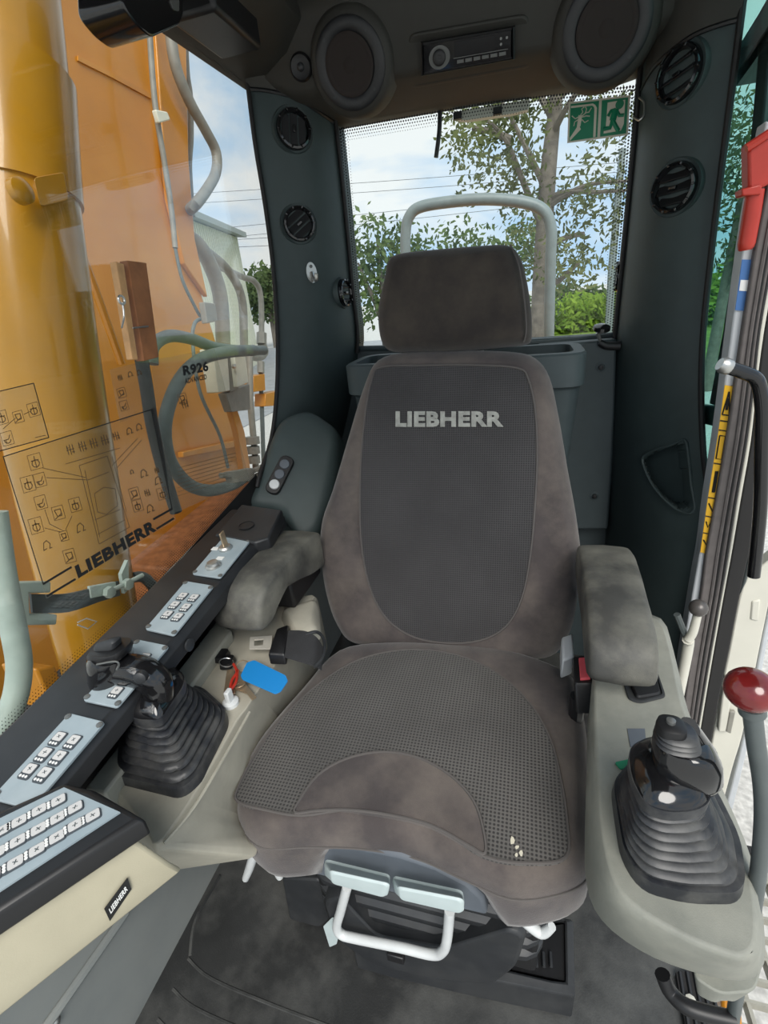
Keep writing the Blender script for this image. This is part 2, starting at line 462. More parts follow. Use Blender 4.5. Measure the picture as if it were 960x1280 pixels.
# ---- rear wall below the rear window
RY = 1.40
mb = MB(); mb.box((-0.20, RY + 0.03, 0.520), 0.90, 0.05, 1.04)
wall_r = obj('wall_rear', mb, 'rear_plastic'); wall_r['kind'] = 'structure'
A = ats([(672, 432), (690, 500), (688, 580), (684, 662)], Y=1.345); B = ats([(771, 424), (769, 500), (766, 580), (760, 662)], Y=1.345)
pan = obj('trim_panel', MB().strip(A, B, (0, 0.05, 0)), 'rear_plastic', wall_r, bevel=0.006)
for (x, y) in ((751, 459), (743, 620)):
    p = at(x, y, Y=1.345)
    s = obj('screw', MB().lathe(p + V((0, 0.002, 0)), (0, -1, 0), [(0.013, 0), (0.013, 0.003), (0.009, 0.004), (0.008, 0.001), (0.003, 0.001)], 16), 'rear_plastic', pan)
    obj('screw_head', MB().lathe(p, (0, -1, 0), [(0.006, 0), (0.006, 0.005), (0.003, 0.006)], 10), 'black_plastic', s)

# ---- left rear pillar
def pillar(A, B, nk, bul, outx):
    """solid rings from the side-glass edge A to the rear-glass edge B"""
    rings = []
    for a, b in zip(A, B):
        c = (a + b) / 2 + V((-outx * bul, -bul, 0))
        r = []
        for k in range(nk + 1):
            t = k / nk
            r.append(a * (1 - t) ** 2 + c * 2 * t * (1 - t) + b * t * t)
        r += [b + V((0, 0.07, 0)), V((a.x + outx * 0.02, b.y + 0.07, (a.z + b.z) / 2)), a + V((outx * 0.02, 0.10, 0))]
        rings.append(r)
    return rings
pxA = [(300, 40), (308, 100), (318, 180), (331, 260), (341, 340), (346, 420), (345, 490), (338, 550), (322, 600)]
pxB = [(411, 90), (418, 150), (426, 220), (434, 300), (440, 365), (446, 425), (438, 490), (425, 550), (410, 610)]
A = ats(pxA, X=-0.615); B = ats(pxB, Y=1.385)
A += [V((-0.615, A[-1].y - 0.02, 0.74)), V((-0.615, 0.98, 0.55))]; B += [V((-0.47, 1.33, 0.66)), V((-0.47, 1.33, 0.45))]
A = catmull(A, sub=4); B = catmull(B, sub=4)
mb = MB().loft(pillar(A, B, 10, 0.055, -1)); bvh_lp = mb.bvh()
lp = obj('trim_1', mb, 'pillar_plastic', angle=60); lp['kind'] = 'structure'
e = obj('rubber_edge', MB().tube([a + V((0.004, -0.004, 0)) for a in A[2:34]], 0.0055, n=8, smooth=False), 'seal_black', lp)
obj('rubber_edge', MB().tube([b + V((0.004, -0.004, 0)) for b in B[4:22]], 0.0055, n=8, smooth=False), 'seal_black', lp)

# ---- right rear pillar with its storage pocket
pxA = [(942, -90), (929, 12), (914, 130), (901, 230), (889, 330), (880, 420), (878, 500), (881, 570), (886, 614), (879, 672), (868, 735), (855, 812), (847, 870), (840, 930)]
pxB = [(808, 20), (801, 108), (793, 200), (783, 300), (772, 405), (766, 470), (762, 560), (760, 620), (758, 690), (757, 760), (757, 840), (757, 920), (757, 1000)]
RPL = (V((0.37, 0, 0.6)), V((1, 0, 0.042)))           # inner face of the right side of the cab
A = catmull(ats(pxA, pl=RPL), sub=4); B = catmull(ats(pxB, Y=1.385), sub=4)
A2 = catmull(A, sub=6); B2 = catmull(B, sub=6)
mb = MB().loft(pillar(A2, B2, 70, 0.06, 1)); bvh_rp = mb.bvh()
pk = [(803, 573), (818, 562), (838, 556), (856, 550), (861, 575), (864, 605), (868, 637), (850, 639), (828, 622), (812, 600)]
cdir = V((0.12, 1.0, -0.30)).normalized()
cpk = (sum(p[0] for p in pk) / len(pk), sum(p[1] for p in pk) / len(pk))
pin = [(cpk[0] + (x - cpk[0]) * 0.90, cpk[1] + (y - cpk[1]) * 0.90) for x, y in pk]
mc = MB(); mc.v = [v.copy() for v in mb.v]; mc.f = mb.f
for v in mc.v:                                        # the moulded pocket is sunk into the face of the pillar
    if v.y > 1.43: continue
    x, y = proj(v)
    if inside(x, y, pin): v += cdir * 0.060
rp_ = obj('trim_2', mc, 'pillar_plastic', angle=50)
rp_['kind'] = 'structure'
rim = [hit(bvh_rp, x, y)[0] + V((0, -0.002, 0)) for x, y in pk]
obj('pocket_rim', MB().tube(catmull(rim, sub=5, closed=True) + [rim[0]], 0.0035, n=6, smooth=False), 'pillar_plastic', rp_)
obj('rubber_edge', MB().tube([a + V((-0.003, -0.004, 0)) for a in A], 0.006, n=8, smooth=False), 'seal_black', rp_)
obj('rubber_edge', MB().tube([b + V((-0.004, -0.004, 0)) for b in B[3:18]], 0.0055, n=8, smooth=False), 'seal_black', rp_)

# ---- header over the rear window, and the ceiling
HX0, HX1 = -0.645, 0.39
def header_ring(x):
    arch = 0.012 * math.cos((x + 0.1) / 0.5 * 1.2)
    zb = 1.553 - 0.035 * (x + 0.1) + arch + 0.50 * max(0, x - 0.20) + 0.45 * max(0, -0.50 - x)
    return [V((x, 1.46, zb + 0.005)), V((x, 1.40, zb)), V((x, 1.37, zb + 0.004)), V((x, 1.262, zb + 0.018)), V((x, 1.245, zb + 0.030)), V((x, 1.205, zb + 0.125)), V((x, 1.19, zb + 0.142)), V((x, 1.15, zb + 0.150)), V((x, 1.10, zb + 0.18)), V((x, 1.08, zb + 0.26)), V((x, 1.46, zb + 0.26))]
xs = [HX0 + (HX1 - HX0) * k / 24 for k in range(25)]
mbh = MB().loft([header_ring(x) for x in xs]); bvh_h = mbh.bvh()
hd = obj('trim_3', mbh, 'header_plastic', angle=70); hd['kind'] = 'structure'
# raised radio housing in the header
q = [(508, 42), (664, 15), (668, 84), (512, 112)]
pts = [hit(bvh_h, x, y) for x, y in q]
n = pts[0][1]
base = rpoly([p[0] - n * 0.004 for p in pts], 0.02)
hous = obj('radio_housing', MB().loft([base, [p + n * 0.012 for p in shrink(base, 0.004)]]), 'header_plastic', hd, bevel=0.004)
# corner gussets between header and pillars, with a seam along the joint
for bv_, pts_ in ((bvh_lp, [(311, 112), (335, 114), (370, 123), (400, 141), (417, 153)]), (bvh_rp, [(802, 112), (812, 92), (830, 72), (865, 46), (900, 32), (922, 26)])):
    hs = []
    for x, y in pts_:
        l, n = hit(bv_, x, y)
        hs.append(l + V((0, -0.004, 0)) if l else at(x, y, Y=1.36))
    hs = catmull(hs, sub=4)
    obj('corner_gusset', MB().strip(hs, [p + V((0, -0.05, 0.10)) for p in hs], (0, 0.012, 0.0)), 'header_plastic', hd)
    obj('seam_groove', MB().tube(hs, 0.004, n=6, smooth=False), 'black_plastic', hd)
mb = MB(); mb.box((-0.09, 0.55, 1.80), 1.16, 1.25, 0.04)
ceil = obj('ceiling', mb, 'header_plastic', bevel=0.01); ceil['kind'] = 'structure'
rl = MB(); rl.prism([V((-0.50, 1.30, 1.66)), V((-0.56, 1.30, 1.640)), V((-0.645, 1.30, 1.640)), V((-0.645, 1.30, 1.82)), V((-0.45, 1.30, 1.82)), V((-0.45, 1.30, 1.70))], (0, -1.25, 0))
r_ = obj('trim_4', rl, 'header_plastic', bevel=0.006); r_['kind'] = 'structure'
mb = MB(); mb.box(at(268, 14, X=-0.54), 0.09, 0.16, 0.07)
obj('rail_bracket', mb, 'black_plastic', r_, bevel=0.008)

# ---- left side window
def frit(mb, path, inward, rows, step, size, nrm):
    """rows of printed dots that fade out from an edge line"""
    acc = 0.0
    for i in range(len(path) - 1):
        a, b = path[i], path[i + 1]; L = (b - a).length
        t = acc
        while t < L:
            p = a + (b - a) * (t / L)
            for r in range(rows):
                s = size * (1 - 0.75 * r / rows)
                c = p + inward * (step * (r + 0.4)) + ((b - a).normalized() * (step * 0.5) if r % 2 else V((0, 0, 0)))
                u = (b - a).normalized() * s; w = inward * s
                k = len(mb.v)
                mb.v += [c - u, c - w, c + u, c + w]; mb.f.append([k, k + 1, k + 2, k + 3])
            t += step
        acc = t - L
LX = -0.622
edge = [at(-120, 1085, X=LX), at(0, 962, X=LX), at(160, 797, X=LX), at(250, 688, X=LX), at(322, 604, X=LX), at(338, 550, X=LX), at(345, 490, X=LX), at(346, 420, X=LX), at(341, 340, X=LX), at(331, 260, X=LX), at(318, 180, X=LX), at(308, 104, X=LX), at(232, 40, X=LX), V((LX, 0.75, 1.66)), V((LX, -0.35, 1.66)), V((LX, -0.35, 0.62))]
w1 = struct_root('window_1', (LX, 0.5, 0.6))
obj('pane', MB().prism(edge, (-0.005, 0, 0)), 'clear_glass', w1, smooth=False)
mb = MB(); low = [p_ + V((0, 0, 0.020)) for p_ in edge[:5]]
frit(mb, low, V((0, -0.12, 1)).normalized(), 8, 0.0045, 0.0021, None)
frit(mb, edge[11:13], V((0, 0.2, -1)).normalized(), 4, 0.004, 0.0018, None)
obj('frit_dots', MB().add([p + V((0.0012, 0, 0)) for p in mb.v], mb.f), 'print_black', w1, smooth=False, kind='stuff')
obj('frit_band', MB().strip([p + V((0.001, 0, -0.05)) for p in low], [p + V((0.001, 0, 0.004)) for p in low], (0.001, 0, 0)), 'print_black', w1)

# ---- rear window
WY = 1.415
q = [at(424, 160, Y=WY), at(610, 127, Y=WY), at(797, 106, Y=WY), at(770, 412, Y=WY), at(660, 423, Y=WY), at(447, 430, Y=WY)]
big = [q[0] + V((-0.05, 0, 0.03)), q[1] + V((0, 0, 0.03)), q[2] + V((0.05, 0, 0.03)), q[3] + V((0.05, 0, -0.03)), q[4] + V((0, 0, -0.03)), q[5] + V((-0.05, 0, -0.03))]
w2 = struct_root('window_2', (q[4].x, WY, q[4].z))
obj('pane', MB().prism(big, (0, 0.005, 0)), 'rear_glass', w2, smooth=False)
mb = MB()
frit(mb, [q[5], q[0]], V((1, 0, 0)), 4, 0.0062, 0.0026, None)
frit(mb, [q[0], q[1], q[2]], V((0, 0, -1)), 5, 0.0062, 0.0028, None)
frit(mb, [q[2], q[3]], V((-1, 0, 0)), 6, 0.0062, 0.0028, None)
obj('frit_dots', MB().add([p + V((0, -0.001, 0)) for p in mb.v], mb.f), 'print_black', w2, smooth=False, kind='stuff')
obj('sill_edge', MB().tube([q[5] + V((-0.01, -0.01, -0.012)), q[4] + V((0, -0.01, -0.012)), q[3] + V((0.01, -0.01, -0.012))], 0.008, n=8), 'rear_plastic', w2)

# ---- right rear side window, tinted green
GX = 0.384
GP = (V((0.384, 0, 0.6)), V((1, 0, 0.042)))
def gx(z): return 0.384 - 0.042 * (z - 0.6)
w3 = struct_root('window_3', (GX, 1.2, 0.6))
poly = [V((gx(.4), 1.015, 0.40)), V((gx(.4), 1.30, 0.40)), V((gx(1.7), 1.36, 1.70)), V((gx(1.7), 1.015, 1.70))]
obj('pane', MB().prism(poly, (0.006, 0, 0)), 'green_glass', w3, smooth=False)
a = ats([(949, 45), (938, 170), (921, 300), (904, 410), (886, 505)], pl=GP); b = ats([(963, 35), (951, 170), (932, 300), (913, 410), (893, 507)], pl=GP)
obj('sliding_frame', MB().strip(a, b, (0.03, 0, 0)), 'dark_plastic', w3, bevel=0.003)
a = ats([(868, 505), (912, 510)], pl=GP); b = ats([(870, 528), (908, 537)], pl=GP)
obj('window_rail', MB().strip(a, b, (0.02, 0, 0)), 'pillar_plastic', w3, bevel=0.003)
a = ats([(920, 92), (945, 55), (975, 10)], pl=GP); b = ats([(920, 108), (946, 72), (980, 25)], pl=GP)
obj('window_head_seal', MB().strip(a, b, (0.03, 0, 0)), 'black_plastic', w3)
a = ats([(922, 60), (948, 18), (975, -30)], pl=GP); b = ats([(920, 96), (946, 58), (978, 8)], pl=GP)
obj('roof_gutter', MB().strip(a, b, (0.03, 0, 0)), 'post_white', w3)

# ---- door side: post, seals and jamb of the open door on the right
d1 = struct_root('door_1', (0.37, 1.0, 0.0))
DY = 1.0
Lw = [(958, 150), (938, 250), (927, 320), (915, 410), (905, 485), (896, 550), (884, 625), (875, 690), (866, 740), (854, 812), (846, 870), (838, 930)]
Rw = [(975, 160), (956, 250), (943, 320), (929, 412), (918, 487), (908, 552), (895, 627), (883, 692), (877, 740), (865, 812), (857, 870), (850, 930)]
Rs = [(1000, 170), (982, 250), (967, 320), (950, 412), (942, 487), (934, 552), (921, 627), (911, 692), (903, 740), (890, 812), (880, 870), (870, 930)]
Rl = [(1006, 170), (988, 250), (973, 320), (956, 412), (946, 487), (939, 552), (926, 627), (915, 692), (906, 740), (893, 812), (883, 870), (873, 930)]
Rb = [(1030, 180), (1012, 250), (997, 320), (980, 412), (970, 487), (960, 552), (948, 627), (937, 692), (925, 745), (912, 812), (900, 870), (887, 940)]
def ribbon(name, L, R, Y, th, m, bev=0.003, parent=d1, dy=0.0):
    a = catmull(ats(L, Y=Y), sub=3); b = catmull(ats(R, Y=Y), sub=3)
    return obj(name, MB().strip(a, b, (0, th, 0)), m, parent, bevel=bev)
ribbon('door_post', Lw, Rw, DY, 0.035, 'post_white')
sl = ribbon('door_seal', Rw, Rs, DY - 0.012, 0.05, 'seal_brown')
for k in range(4):                                    # ribs along the seal
    t0 = 0.50 + 0.13 * k
    L = [(a[0] * (1 - t0) + b[0] * t0, a[1] * (1 - t0) + b[1] * t0) for a, b in zip(Rw, Rs)]
    obj('seal_rib', MB().tube(ats(L, Y=DY - 0.013), 0.0035, n=6, sub=3), 'seal_black' if k % 2 else 'seal_brown', sl)
ribbon('door_edge', Rs, Rl, DY - 0.006, 0.04, 'ivory_paint')
ribbon('door_channel', Rl, Rb, DY, 0.06, 'seal_black')
Rg = [(1042, 180), (1024, 250), (1008, 320), (990, 412), (980, 487), (970, 552), (956, 627), (942, 692), (934, 728)]
ribbon('door_pane_edge', Rb[:9], Rg, DY + 0.02, 0.03, 'tube_grey')
Lj = [(934, 722), (925, 745), (912, 812), (900, 870), (888, 940), (874, 1010)]
Rj = [(975, 690), (952, 800), (940, 860), (928, 920), (916, 960), (900, 1020)]
jb = ribbon('door_jamb', Lj, Rj, DY + 0.02, 0.03, 'ivory_paint')
Lk = [(952, 640), (944, 725), (936, 790), (925, 860)]
ribbon('latch_plate', [(940, 752), (938, 775)], [(951, 750), (948, 777)], DY + 0.017, 0.006, 'ivory_paint', parent=d1)
ribbon('hinge_block', [(908, 848), (903, 872), (898, 915)], [(918, 848), (914, 872), (910, 915)], DY + 0.005, 0.02, 'ivory_paint', parent=d1)
ribbon('hinge_slot', [(912, 890), (907, 915)], [(920, 890), (914, 918)], DY + 0.003, 0.01, 'pipe_steel', parent=d1)
ribbon('door_outer_skin', [(992, 560), (976, 690), (953, 800), (930, 920), (905, 1020)], [(1010, 560), (985, 690), (960, 800), (938, 920), (914, 1020)], DY + 0.03, 0.03, 'post_white')

# ================================================================ OPERATOR SEAT
SEAT = thing('operator_seat', 'dark brown-grey fabric operator seat with headrest between two consoles', 'seat', (-0.14, 0.62, 0.0))
class Frame:
    def __init__(s, O, U, Vv):
        s.O = V(O); s.U = V(U).normalized(); s.V = V(Vv).normalized(); s.W = s.U.cross(s.V).normalized()
    def uv(s, x, y, w=0.0):
        p = at(x, y, pl=(s.O + s.W * w, s.W)) - s.O
        return V((p.dot(s.U), p.dot(s.V)))
    def w(s, u, v, w): return s.O + s.U * u + s.V * v + s.W * w
def frame_obj(name, fr, pts, faces, mat_, parent, angle=60, bevel=0, sub=0):
    """mesh whose own x, y lie in the frame, so that cloth patterns follow it"""
    me = bpy.data.meshes.new(name)
    me.from_pydata([tuple(p) for p in pts], [], faces)
    bm = bmesh.new(); bm.from_mesh(me); bmesh.ops.recalc_face_normals(bm, faces=bm.faces); bm.to_mesh(me); bm.free()
    me.polygons.foreach_set('use_smooth', [True] * len(me.polygons)); me.set_sharp_from_angle(angle=math.radians(angle))
    me.materials.append(MAT[mat_])
    o = bpy.data.objects.new(name, me); COL.objects.link(o)
    m = Matrix((fr.U, fr.V, fr.W)).transposed().to_4x4(); m.translation = fr.O
    WM[o] = m
    o.parent = parent; o.matrix_parent_inverse = WM[parent].inverted(); o.matrix_basis = m
    return o
def smooth_outline(uvs, sub=6):
    return catmull([V((p.x, p.y, 0)) for p in uvs], sub=sub, closed=True)
def pillow(name, fr, uvs, bulge, th, edge, mat_, parent, sub=6):
    o = smooth_outline(uvs, sub); c = centroid(o)
    def ins(d): return [p + (c - p).normalized() * d for p in o]
    def sc(s): return [c + (p - c) * s for p in ins(edge)]
    rings = []
    tf = th if callable(th) else (lambda u, v: th)
    for d, k in ((edge * 2.5, 1.0), (edge * 0.8, 1.0), (edge * 0.2, 0.86), (0, 0.68), (0, 0.35), (0, 0.0)):
        rings.append([V((p.x, p.y, -edge - (tf(q.x, q.y) - edge) * k)) for p, q in zip(ins(d), o)])
    for a in (25, 50, 75):
        d = edge * (1 - math.cos(math.radians(a))); w = -edge + edge * math.sin(math.radians(a))
        rings.append([V((p.x, p.y, w + bulge(p.x, p.y) * a / 90)) for p in ins(d)])
    for s in (1.0, 0.9, 0.78, 0.64, 0.5, 0.35, 0.2, 0.08):
        rings.append([V((p.x, p.y, bulge(p.x, p.y))) for p in sc(s)])
    mb = MB(); mb.loft(rings, True, True)
    return frame_obj(name, fr, mb.v, mb.f, mat_, parent)
def patch(name, fr, uvs, bulge, eps, mat_, parent, sub=6, closed_outline=None):
    o = closed_outline or smooth_outline(uvs, sub); c = centroid(o)
    rings = [[V((p.x, p.y, bulge(p.x, p.y) - 0.004)) for p in o]]
    for s in (0.997, 0.94, 0.86, 0.78, 0.68, 0.58, 0.46, 0.34, 0.22, 0.1):
        rings.append([V((q.x, q.y, bulge(q.x, q.y) + eps)) for q in [c + (p - c) * s for p in o]])
    mb = MB(); mb.loft(rings, False, True)
    ob = frame_obj(name, fr, mb.v, mb.f, mat_, parent)
    sm = MB(); sm.tube([V((p.x, p.y, bulge(p.x, p.y) + eps)) for p in o + [o[0]]], 0.0022, n=6, smooth=False)
    frame_obj('seam', fr, sm.v, sm.f, 'seam', ob)
    return ob
def bow(uc, vc, ru, rv, h):
    def b(u, v):
        a = max(0.0, 1 - ((u - uc) / ru) ** 2); c = max(0.0, 1 - ((v - vc) / rv) ** 2)
        return h * math.sqrt(a + 1e-6) * math.sqrt(c + 1e-6)
    return b

# backrest, leaning back
FB = Frame((-0.14, 0.80, 0.52), (1, 0, 0), (0, 0.38, 1))
ob_ = [(470, 447), (452, 480), (432, 545), (412, 612), (399, 650), (396, 690), (404, 745), (418, 785), (440, 808), (500, 815), (575, 822), (650, 828), (690, 825), (712, 800), (723, 760), (728, 700), (722, 645), (712, 590), (700, 520), (688, 468), (670, 444), (640, 436), (570, 434), (510, 436)]
bb = bow(0.0, 0.27, 0.38, 0.42, 0.022)
br = pillow('backrest', FB, [FB.uv(*p) for p in ob_], bb, 0.10, 0.030, 'seat_cloth', SEAT, 4)
ins_ = [(480, 461), (468, 475), (460, 520), (455, 580), (454, 640), (457, 690), (468, 738), (488, 772), (520, 793), (560, 800), (600, 797), (632, 780), (652, 745), (663, 690), (669, 620), (671, 560), (668, 510), (660, 476), (648, 463), (600, 459), (540, 459)]
iv = [FB.uv(*p) for p in ins_]
pi = patch('backrest_insert', FB, iv, bb, 0.002, 'back_mesh', br, 4)
quad = [FB.uv(498, 535), FB.uv(630, 535), FB.uv(630, 516), FB.uv(498, 516)]
quad = [FB.w(p.x, p.y, bb(p.x, p.y) + 0.0028) for p in quad]
lg = MB(); text_quad(lg, 'LIEBHERR', quad, FB.W, offset=0.05, extrude=0.05, depth=0.0022)
obj('stitched_logo', lg, 'logo_thread', br, smooth=False, label='silver stitched LIEBHERR lettering')

# headrest
FH = Frame((-0.14, 1.0, 1.08), (1, 0, 0), (0, 0.16, 1))
hh = [(478, 345), (482, 325), (495, 315), (540, 309), (600, 304), (636, 304), (650, 318), (658, 345), (664, 385), (665, 415), (660, 428), (625, 433), (570, 439), (510, 440), (482, 437), (472, 420), (470, 385)]
hb = bow(0.0, 0.09, 0.24, 0.17, 0.02)
hr = pillow('headrest', FH, [FH.uv(*p) for p in hh], hb, 0.085, 0.026, 'headrest_cloth', SEAT, 4)
sm = MB().tube([FH.w(*FH.uv(x, y, w), w + 0.001) for x, y, w in ((638, 306, 0.0), (648, 330, 0.012), (655, 370, 0.013), (658, 410, 0.012), (655, 428, 0.004))], 0.0015, n=6)
obj('seam', sm, 'seam', hr)
for k in (-0.05, 0.05):
    obj('headrest_rod', MB().tube([V((-0.14 + k, 1.06, 1.02)), V((-0.14 + k, 1.07, 1.14))], 0.007, n=10), 'metal', SEAT)

# cushion
CZ = 0.50
FC = Frame((-0.14, 0.55, CZ), (1, 0, 0), (0, 1, 0))
cc = [(420, 812), (375, 858), (325, 915), (300, 958), (292, 992), (297, 1020), (325, 1044), (385, 1042), (450, 1044), (520, 1056), (580, 1082), (640, 1106), (700, 1100), (736, 1080), (743, 1040), (742, 990), (738, 930), (728, 870), (712, 838), (640, 812), (560, 804), (480, 802)]
cuv = [FC.uv(*p) for p in cc]
cbow = bow(0.0, 0.02, 0.34, 0.36, 0.022)
def skirt_depth(u, v):                                 # the skirt is cut out in an arch over the front panel
    if v > -0.10: return 0.115
    a = abs((u + 0.005) / 0.135)
    return 0.036 if a < 0.75 else 0.115 if a > 1.05 else 0.036 + 0.07 * ((a - 0.75) / 0.30) ** 2
cu = pillow('cushion', FC, cuv, cbow, skirt_depth, 0.028, 'seat_cloth', SEAT, 4)
hs = [(505, 822), (450, 834), (405, 860), (360, 900), (325, 945), (301, 990), (300, 1010), (335, 1022), (380, 1030), (450, 1024), (540, 1044), (605, 1082), (660, 1090), (706, 1082), (708, 1040), (700, 985), (685, 930), (655, 882), (610, 845), (560, 826)]
pi2 = patch('cushion_insert', FC, [FC.uv(*p) for p in hs], cbow, 0.002, 'seat_mesh', cu, 4)
fp = [(372, 1028), (378, 1012), (400, 982), (435, 962), (480, 954), (525, 962), (565, 985), (592, 1015), (604, 1050), (606, 1080), (585, 1070), (540, 1046), (490, 1033), (440, 1026), (400, 1026)]
patch('cushion_front_pad', FC, [FC.uv(*p) for p in fp], cbow, 0.0045, 'seat_cloth', cu, 4)
# stitched front band, sewn round the skirt of the cushion
def skirt(px, dz, out):
    r = []
    for x, y in px:
        p = FC.uv(x, y); w = FC.w(p.x, p.y, -dz)
        d = (w - V((-0.14, 0.62, w.z))).normalized()
        r.append(w + d * out)
    return r
band = [(300, 1000), (300, 1022), (325, 1043), (385, 1042), (450, 1044), (520, 1056), (580, 1082), (640, 1106), (700, 1100), (733, 1083), (742, 1045)]
for dz in (0.030,):
    obj('stitch_line', MB().tube(skirt(band, dz, 0.001), 0.0016, n=6), 'seam', cu)
# a worn mark of dried paint on the cushion
ms = MB()
for (x, y, a, b) in ((640, 1063, 4, 7), (646, 1071, 3, 3), (651, 1078, 3, 5), (645, 1081, 2, 3)):
    p = [FC.uv(x + a * math.cos(t * 1.05) * random.uniform(.6, 1.2), y + b * math.sin(t * 1.05) * random.uniform(.6, 1.2)) for t in range(6)]
    ms.add([FC.w(q.x, q.y, cbow(q.x, q.y) + 0.0032) for q in p], [list(range(6))])
obj('paint_mark', ms, 'sign_cream', cu, smooth=False, label='cream paint spatter on the cushion')

# grey front panel with the two adjusting levers, and the white bail
PF = 0.385
g = ats([(384, 1092), (381, 1075), (388, 1063), (405, 1057), (450, 1060), (500, 1070), (545, 1085), (585, 1106), (605, 1125), (610, 1146)], Y=PF)
fpn = obj('front_panel', MB().prism(g, (0, 0.03, 0)), 'bluegrey_plastic', SEAT, bevel=0.006)
for (a, b, c, d), lip in ((((405, 1077), (487, 1097), (486, 1117), (406, 1096)), [(411, 1087), (488, 1104), (484, 1121), (413, 1102)]), (((490, 1098), (578, 1117), (581, 1136), (494, 1118)), [(496, 1107), (580, 1123), (580, 1141), (498, 1122)])):
    f = rpoly(ats([a, b, c, d], Y=PF - 0.004), 0.008); f2 = rpoly(ats(lip, Y=PF - 0.032), 0.008)
    lv = obj('adjusting_lever', MB().loft([[p + V((0, 0.02, 0)) for p in f], f, f2, [p + V((0, -0.003, 0)) for p in shrink(f2, 0.004)]]), 'pale_blue_plastic', SEAT, bevel=0.002)
    s = [a[0] * .55 + b[0] * .45, a[1] * .55 + b[1] * .45 + 4]
    ic = MB().tube(ats([(s[0] - 6, s[1] - 1), (s[0] - 5, s[1] + 5), (s[0] + 4, s[1] + 7), (s[0] + 6, s[1] + 1)], Y=PF - 0.016), 0.0010, n=5)
    obj('lever_symbol', ic, 'print_black', lv)
bail = ats([(434, 1108), (426, 1138), (421, 1158), (427, 1168), (445, 1173), (500, 1184), (540, 1193), (554, 1188), (559, 1172), (562, 1138)], Y=PF + 0.01)
obj('slide_bail', MB().tube(bail, 0.0078, n=12), 'white_plastic', SEAT)
for pth in ([(318, 1066), (312, 1085), (307, 1098)], [(345, 1080), (348, 1090), (350, 1096)], [(655, 1150), (676, 1166), (690, 1158)]):
    obj('side_lever', MB().tube(ats(pth, Y=0.40), [0.008, 0.0075, 0.006], n=10), 'white_plastic', SEAT)

# suspension under the cushion
mb = MB(); mb.loft([[V((x, y, z)) for x, y in ((-0.33, 0.44), (0.05, 0.44), (0.05, 0.86), (-0.33, 0.86))] for z in (0.13, 0.39)])
obj('suspension_housing', mb, 'black_plastic', SEAT, bevel=0.01)
for k in range(5):
    z = 0.17 + k * 0.035
    mb = MB(); mb.loft([rrect((-0.14, 0.65, z + h), V((1, 0, 0)), V((0, 1, 0)), 0.40 - s, 0.44 - s, 0.05) for h, s in ((0, 0.02), (0.012, 0.0), (0.024, 0.0), (0.035, 0.02))])
    obj('bellows_fold', mb, 'dark_plastic', SEAT)
f = rpoly(ats([(404, 1118), (420, 1165), (470, 1200), (560, 1218), (620, 1222), (648, 1200), (660, 1160), (640, 1150), (560, 1175), (470, 1160), (425, 1110)], Y=0.425), 0.02)
obj('lower_shroud', MB().loft([[p + V((0, 0.10, 0)) for p in f], f, [p + V((0, -0.012, 0)) for p in shrink(f, 0.006)]]), 'dark_plastic', SEAT, bevel=0.004)
f = rpoly(ats([(352, 1098), (400, 1100), (412, 1150), (400, 1160), (362, 1150)], Y=0.47), 0.012)
obj('side_shroud', MB().loft([[p + V((0, 0.08, 0)) for p in f], f]), 'dark_plastic', SEAT, bevel=0.004)
obj('white_clip', MB().loft([rpoly(ats([(404, 1158), (416, 1146), (425, 1160), (421, 1180), (412, 1184)], Y=y), 0.004) for y in (0.43, 0.41)]), 'pale_blue_plastic', SEAT, bevel=0.002)
p = at(495, 1195, Y=0.41)
sk = obj('power_socket', MB().box(p, 0.03, 0.012, 0.02), 'black_plastic', SEAT, bevel=0.002)
# base tray with its slotted corner
tp = ats([(717, 1150), (719, 1246), (600, 1222), (480, 1195), (440, 1184), (470, 1120)], Z=0.08)
ti = ats([(706, 1150), (707, 1228), (690, 1226), (600, 1205), (500, 1185), (490, 1120)], Z=0.08)
obj('base_tray', MB().loft([[V((p.x, p.y, 0.004)) for p in tp], tp, [p + V((0, 0, 0.004)) for p in ti], [V((p.x, p.y, 0.03)) for p in ti]], True, True), 'dark_plastic', SEAT, bevel=0.012)
vb = MB(); vb.prism(ats([(645, 1165), (705, 1155), (706, 1226), (640, 1212)], Z=0.075), (0, 0, -0.04))
vent = obj('vent_block', vb, 'black_plastic', SEAT)
for k in range(5):
    x = 652 + k * 9
    obj('vent_slat', MB().tube(ats([(x, 1190), (x + 1, 1209)], Z=0.08), 0.0028, n=6, smooth=False), 'dark_plastic', vent)

# ================================================================ LEFT CONSOLE AND CONTROL STRIP
LCZ = 0.60
top = [(392, 742), (398, 790), (372, 830), (325, 872), (300, 893), (268, 950), (235, 1005), (203, 1050), (192, 1056), (180, 1030), (158, 1000), (135, 975), (165, 945), (200, 890), (235, 835), (262, 800), (300, 768)]
mid = [(396, 745), (402, 792), (376, 834), (330, 877), (306, 898), (276, 955), (243, 1012), (211, 1060), (196, 1068), (178, 1042), (150, 1006), (126, 976), (157, 942), (194, 888), (230, 830), (258, 795), (298, 763)]
bot = [(400, 760), (410, 810), (390, 850), (350, 900), (330, 930), (322, 985), (326, 1035), (322, 1072), (215, 1088), (190, 1075), (160, 1040), (135, 1000), (165, 960), (200, 905), (235, 850), (262, 815), (302, 783)]
lc = thing('left_console', 'beige moulded console with bellows boot beside the window side of seat', 'console', (-0.42, 0.45, 0.40))
lc.name = 'armrest_console'
T = rpoly(ats(top, Z=LCZ), 0.012, 2); M_ = rpoly(ats(mid, Z=LCZ - 0.012), 0.012, 2); B_ = rpoly(ats(bot, Z=0.455), 0.012, 2)
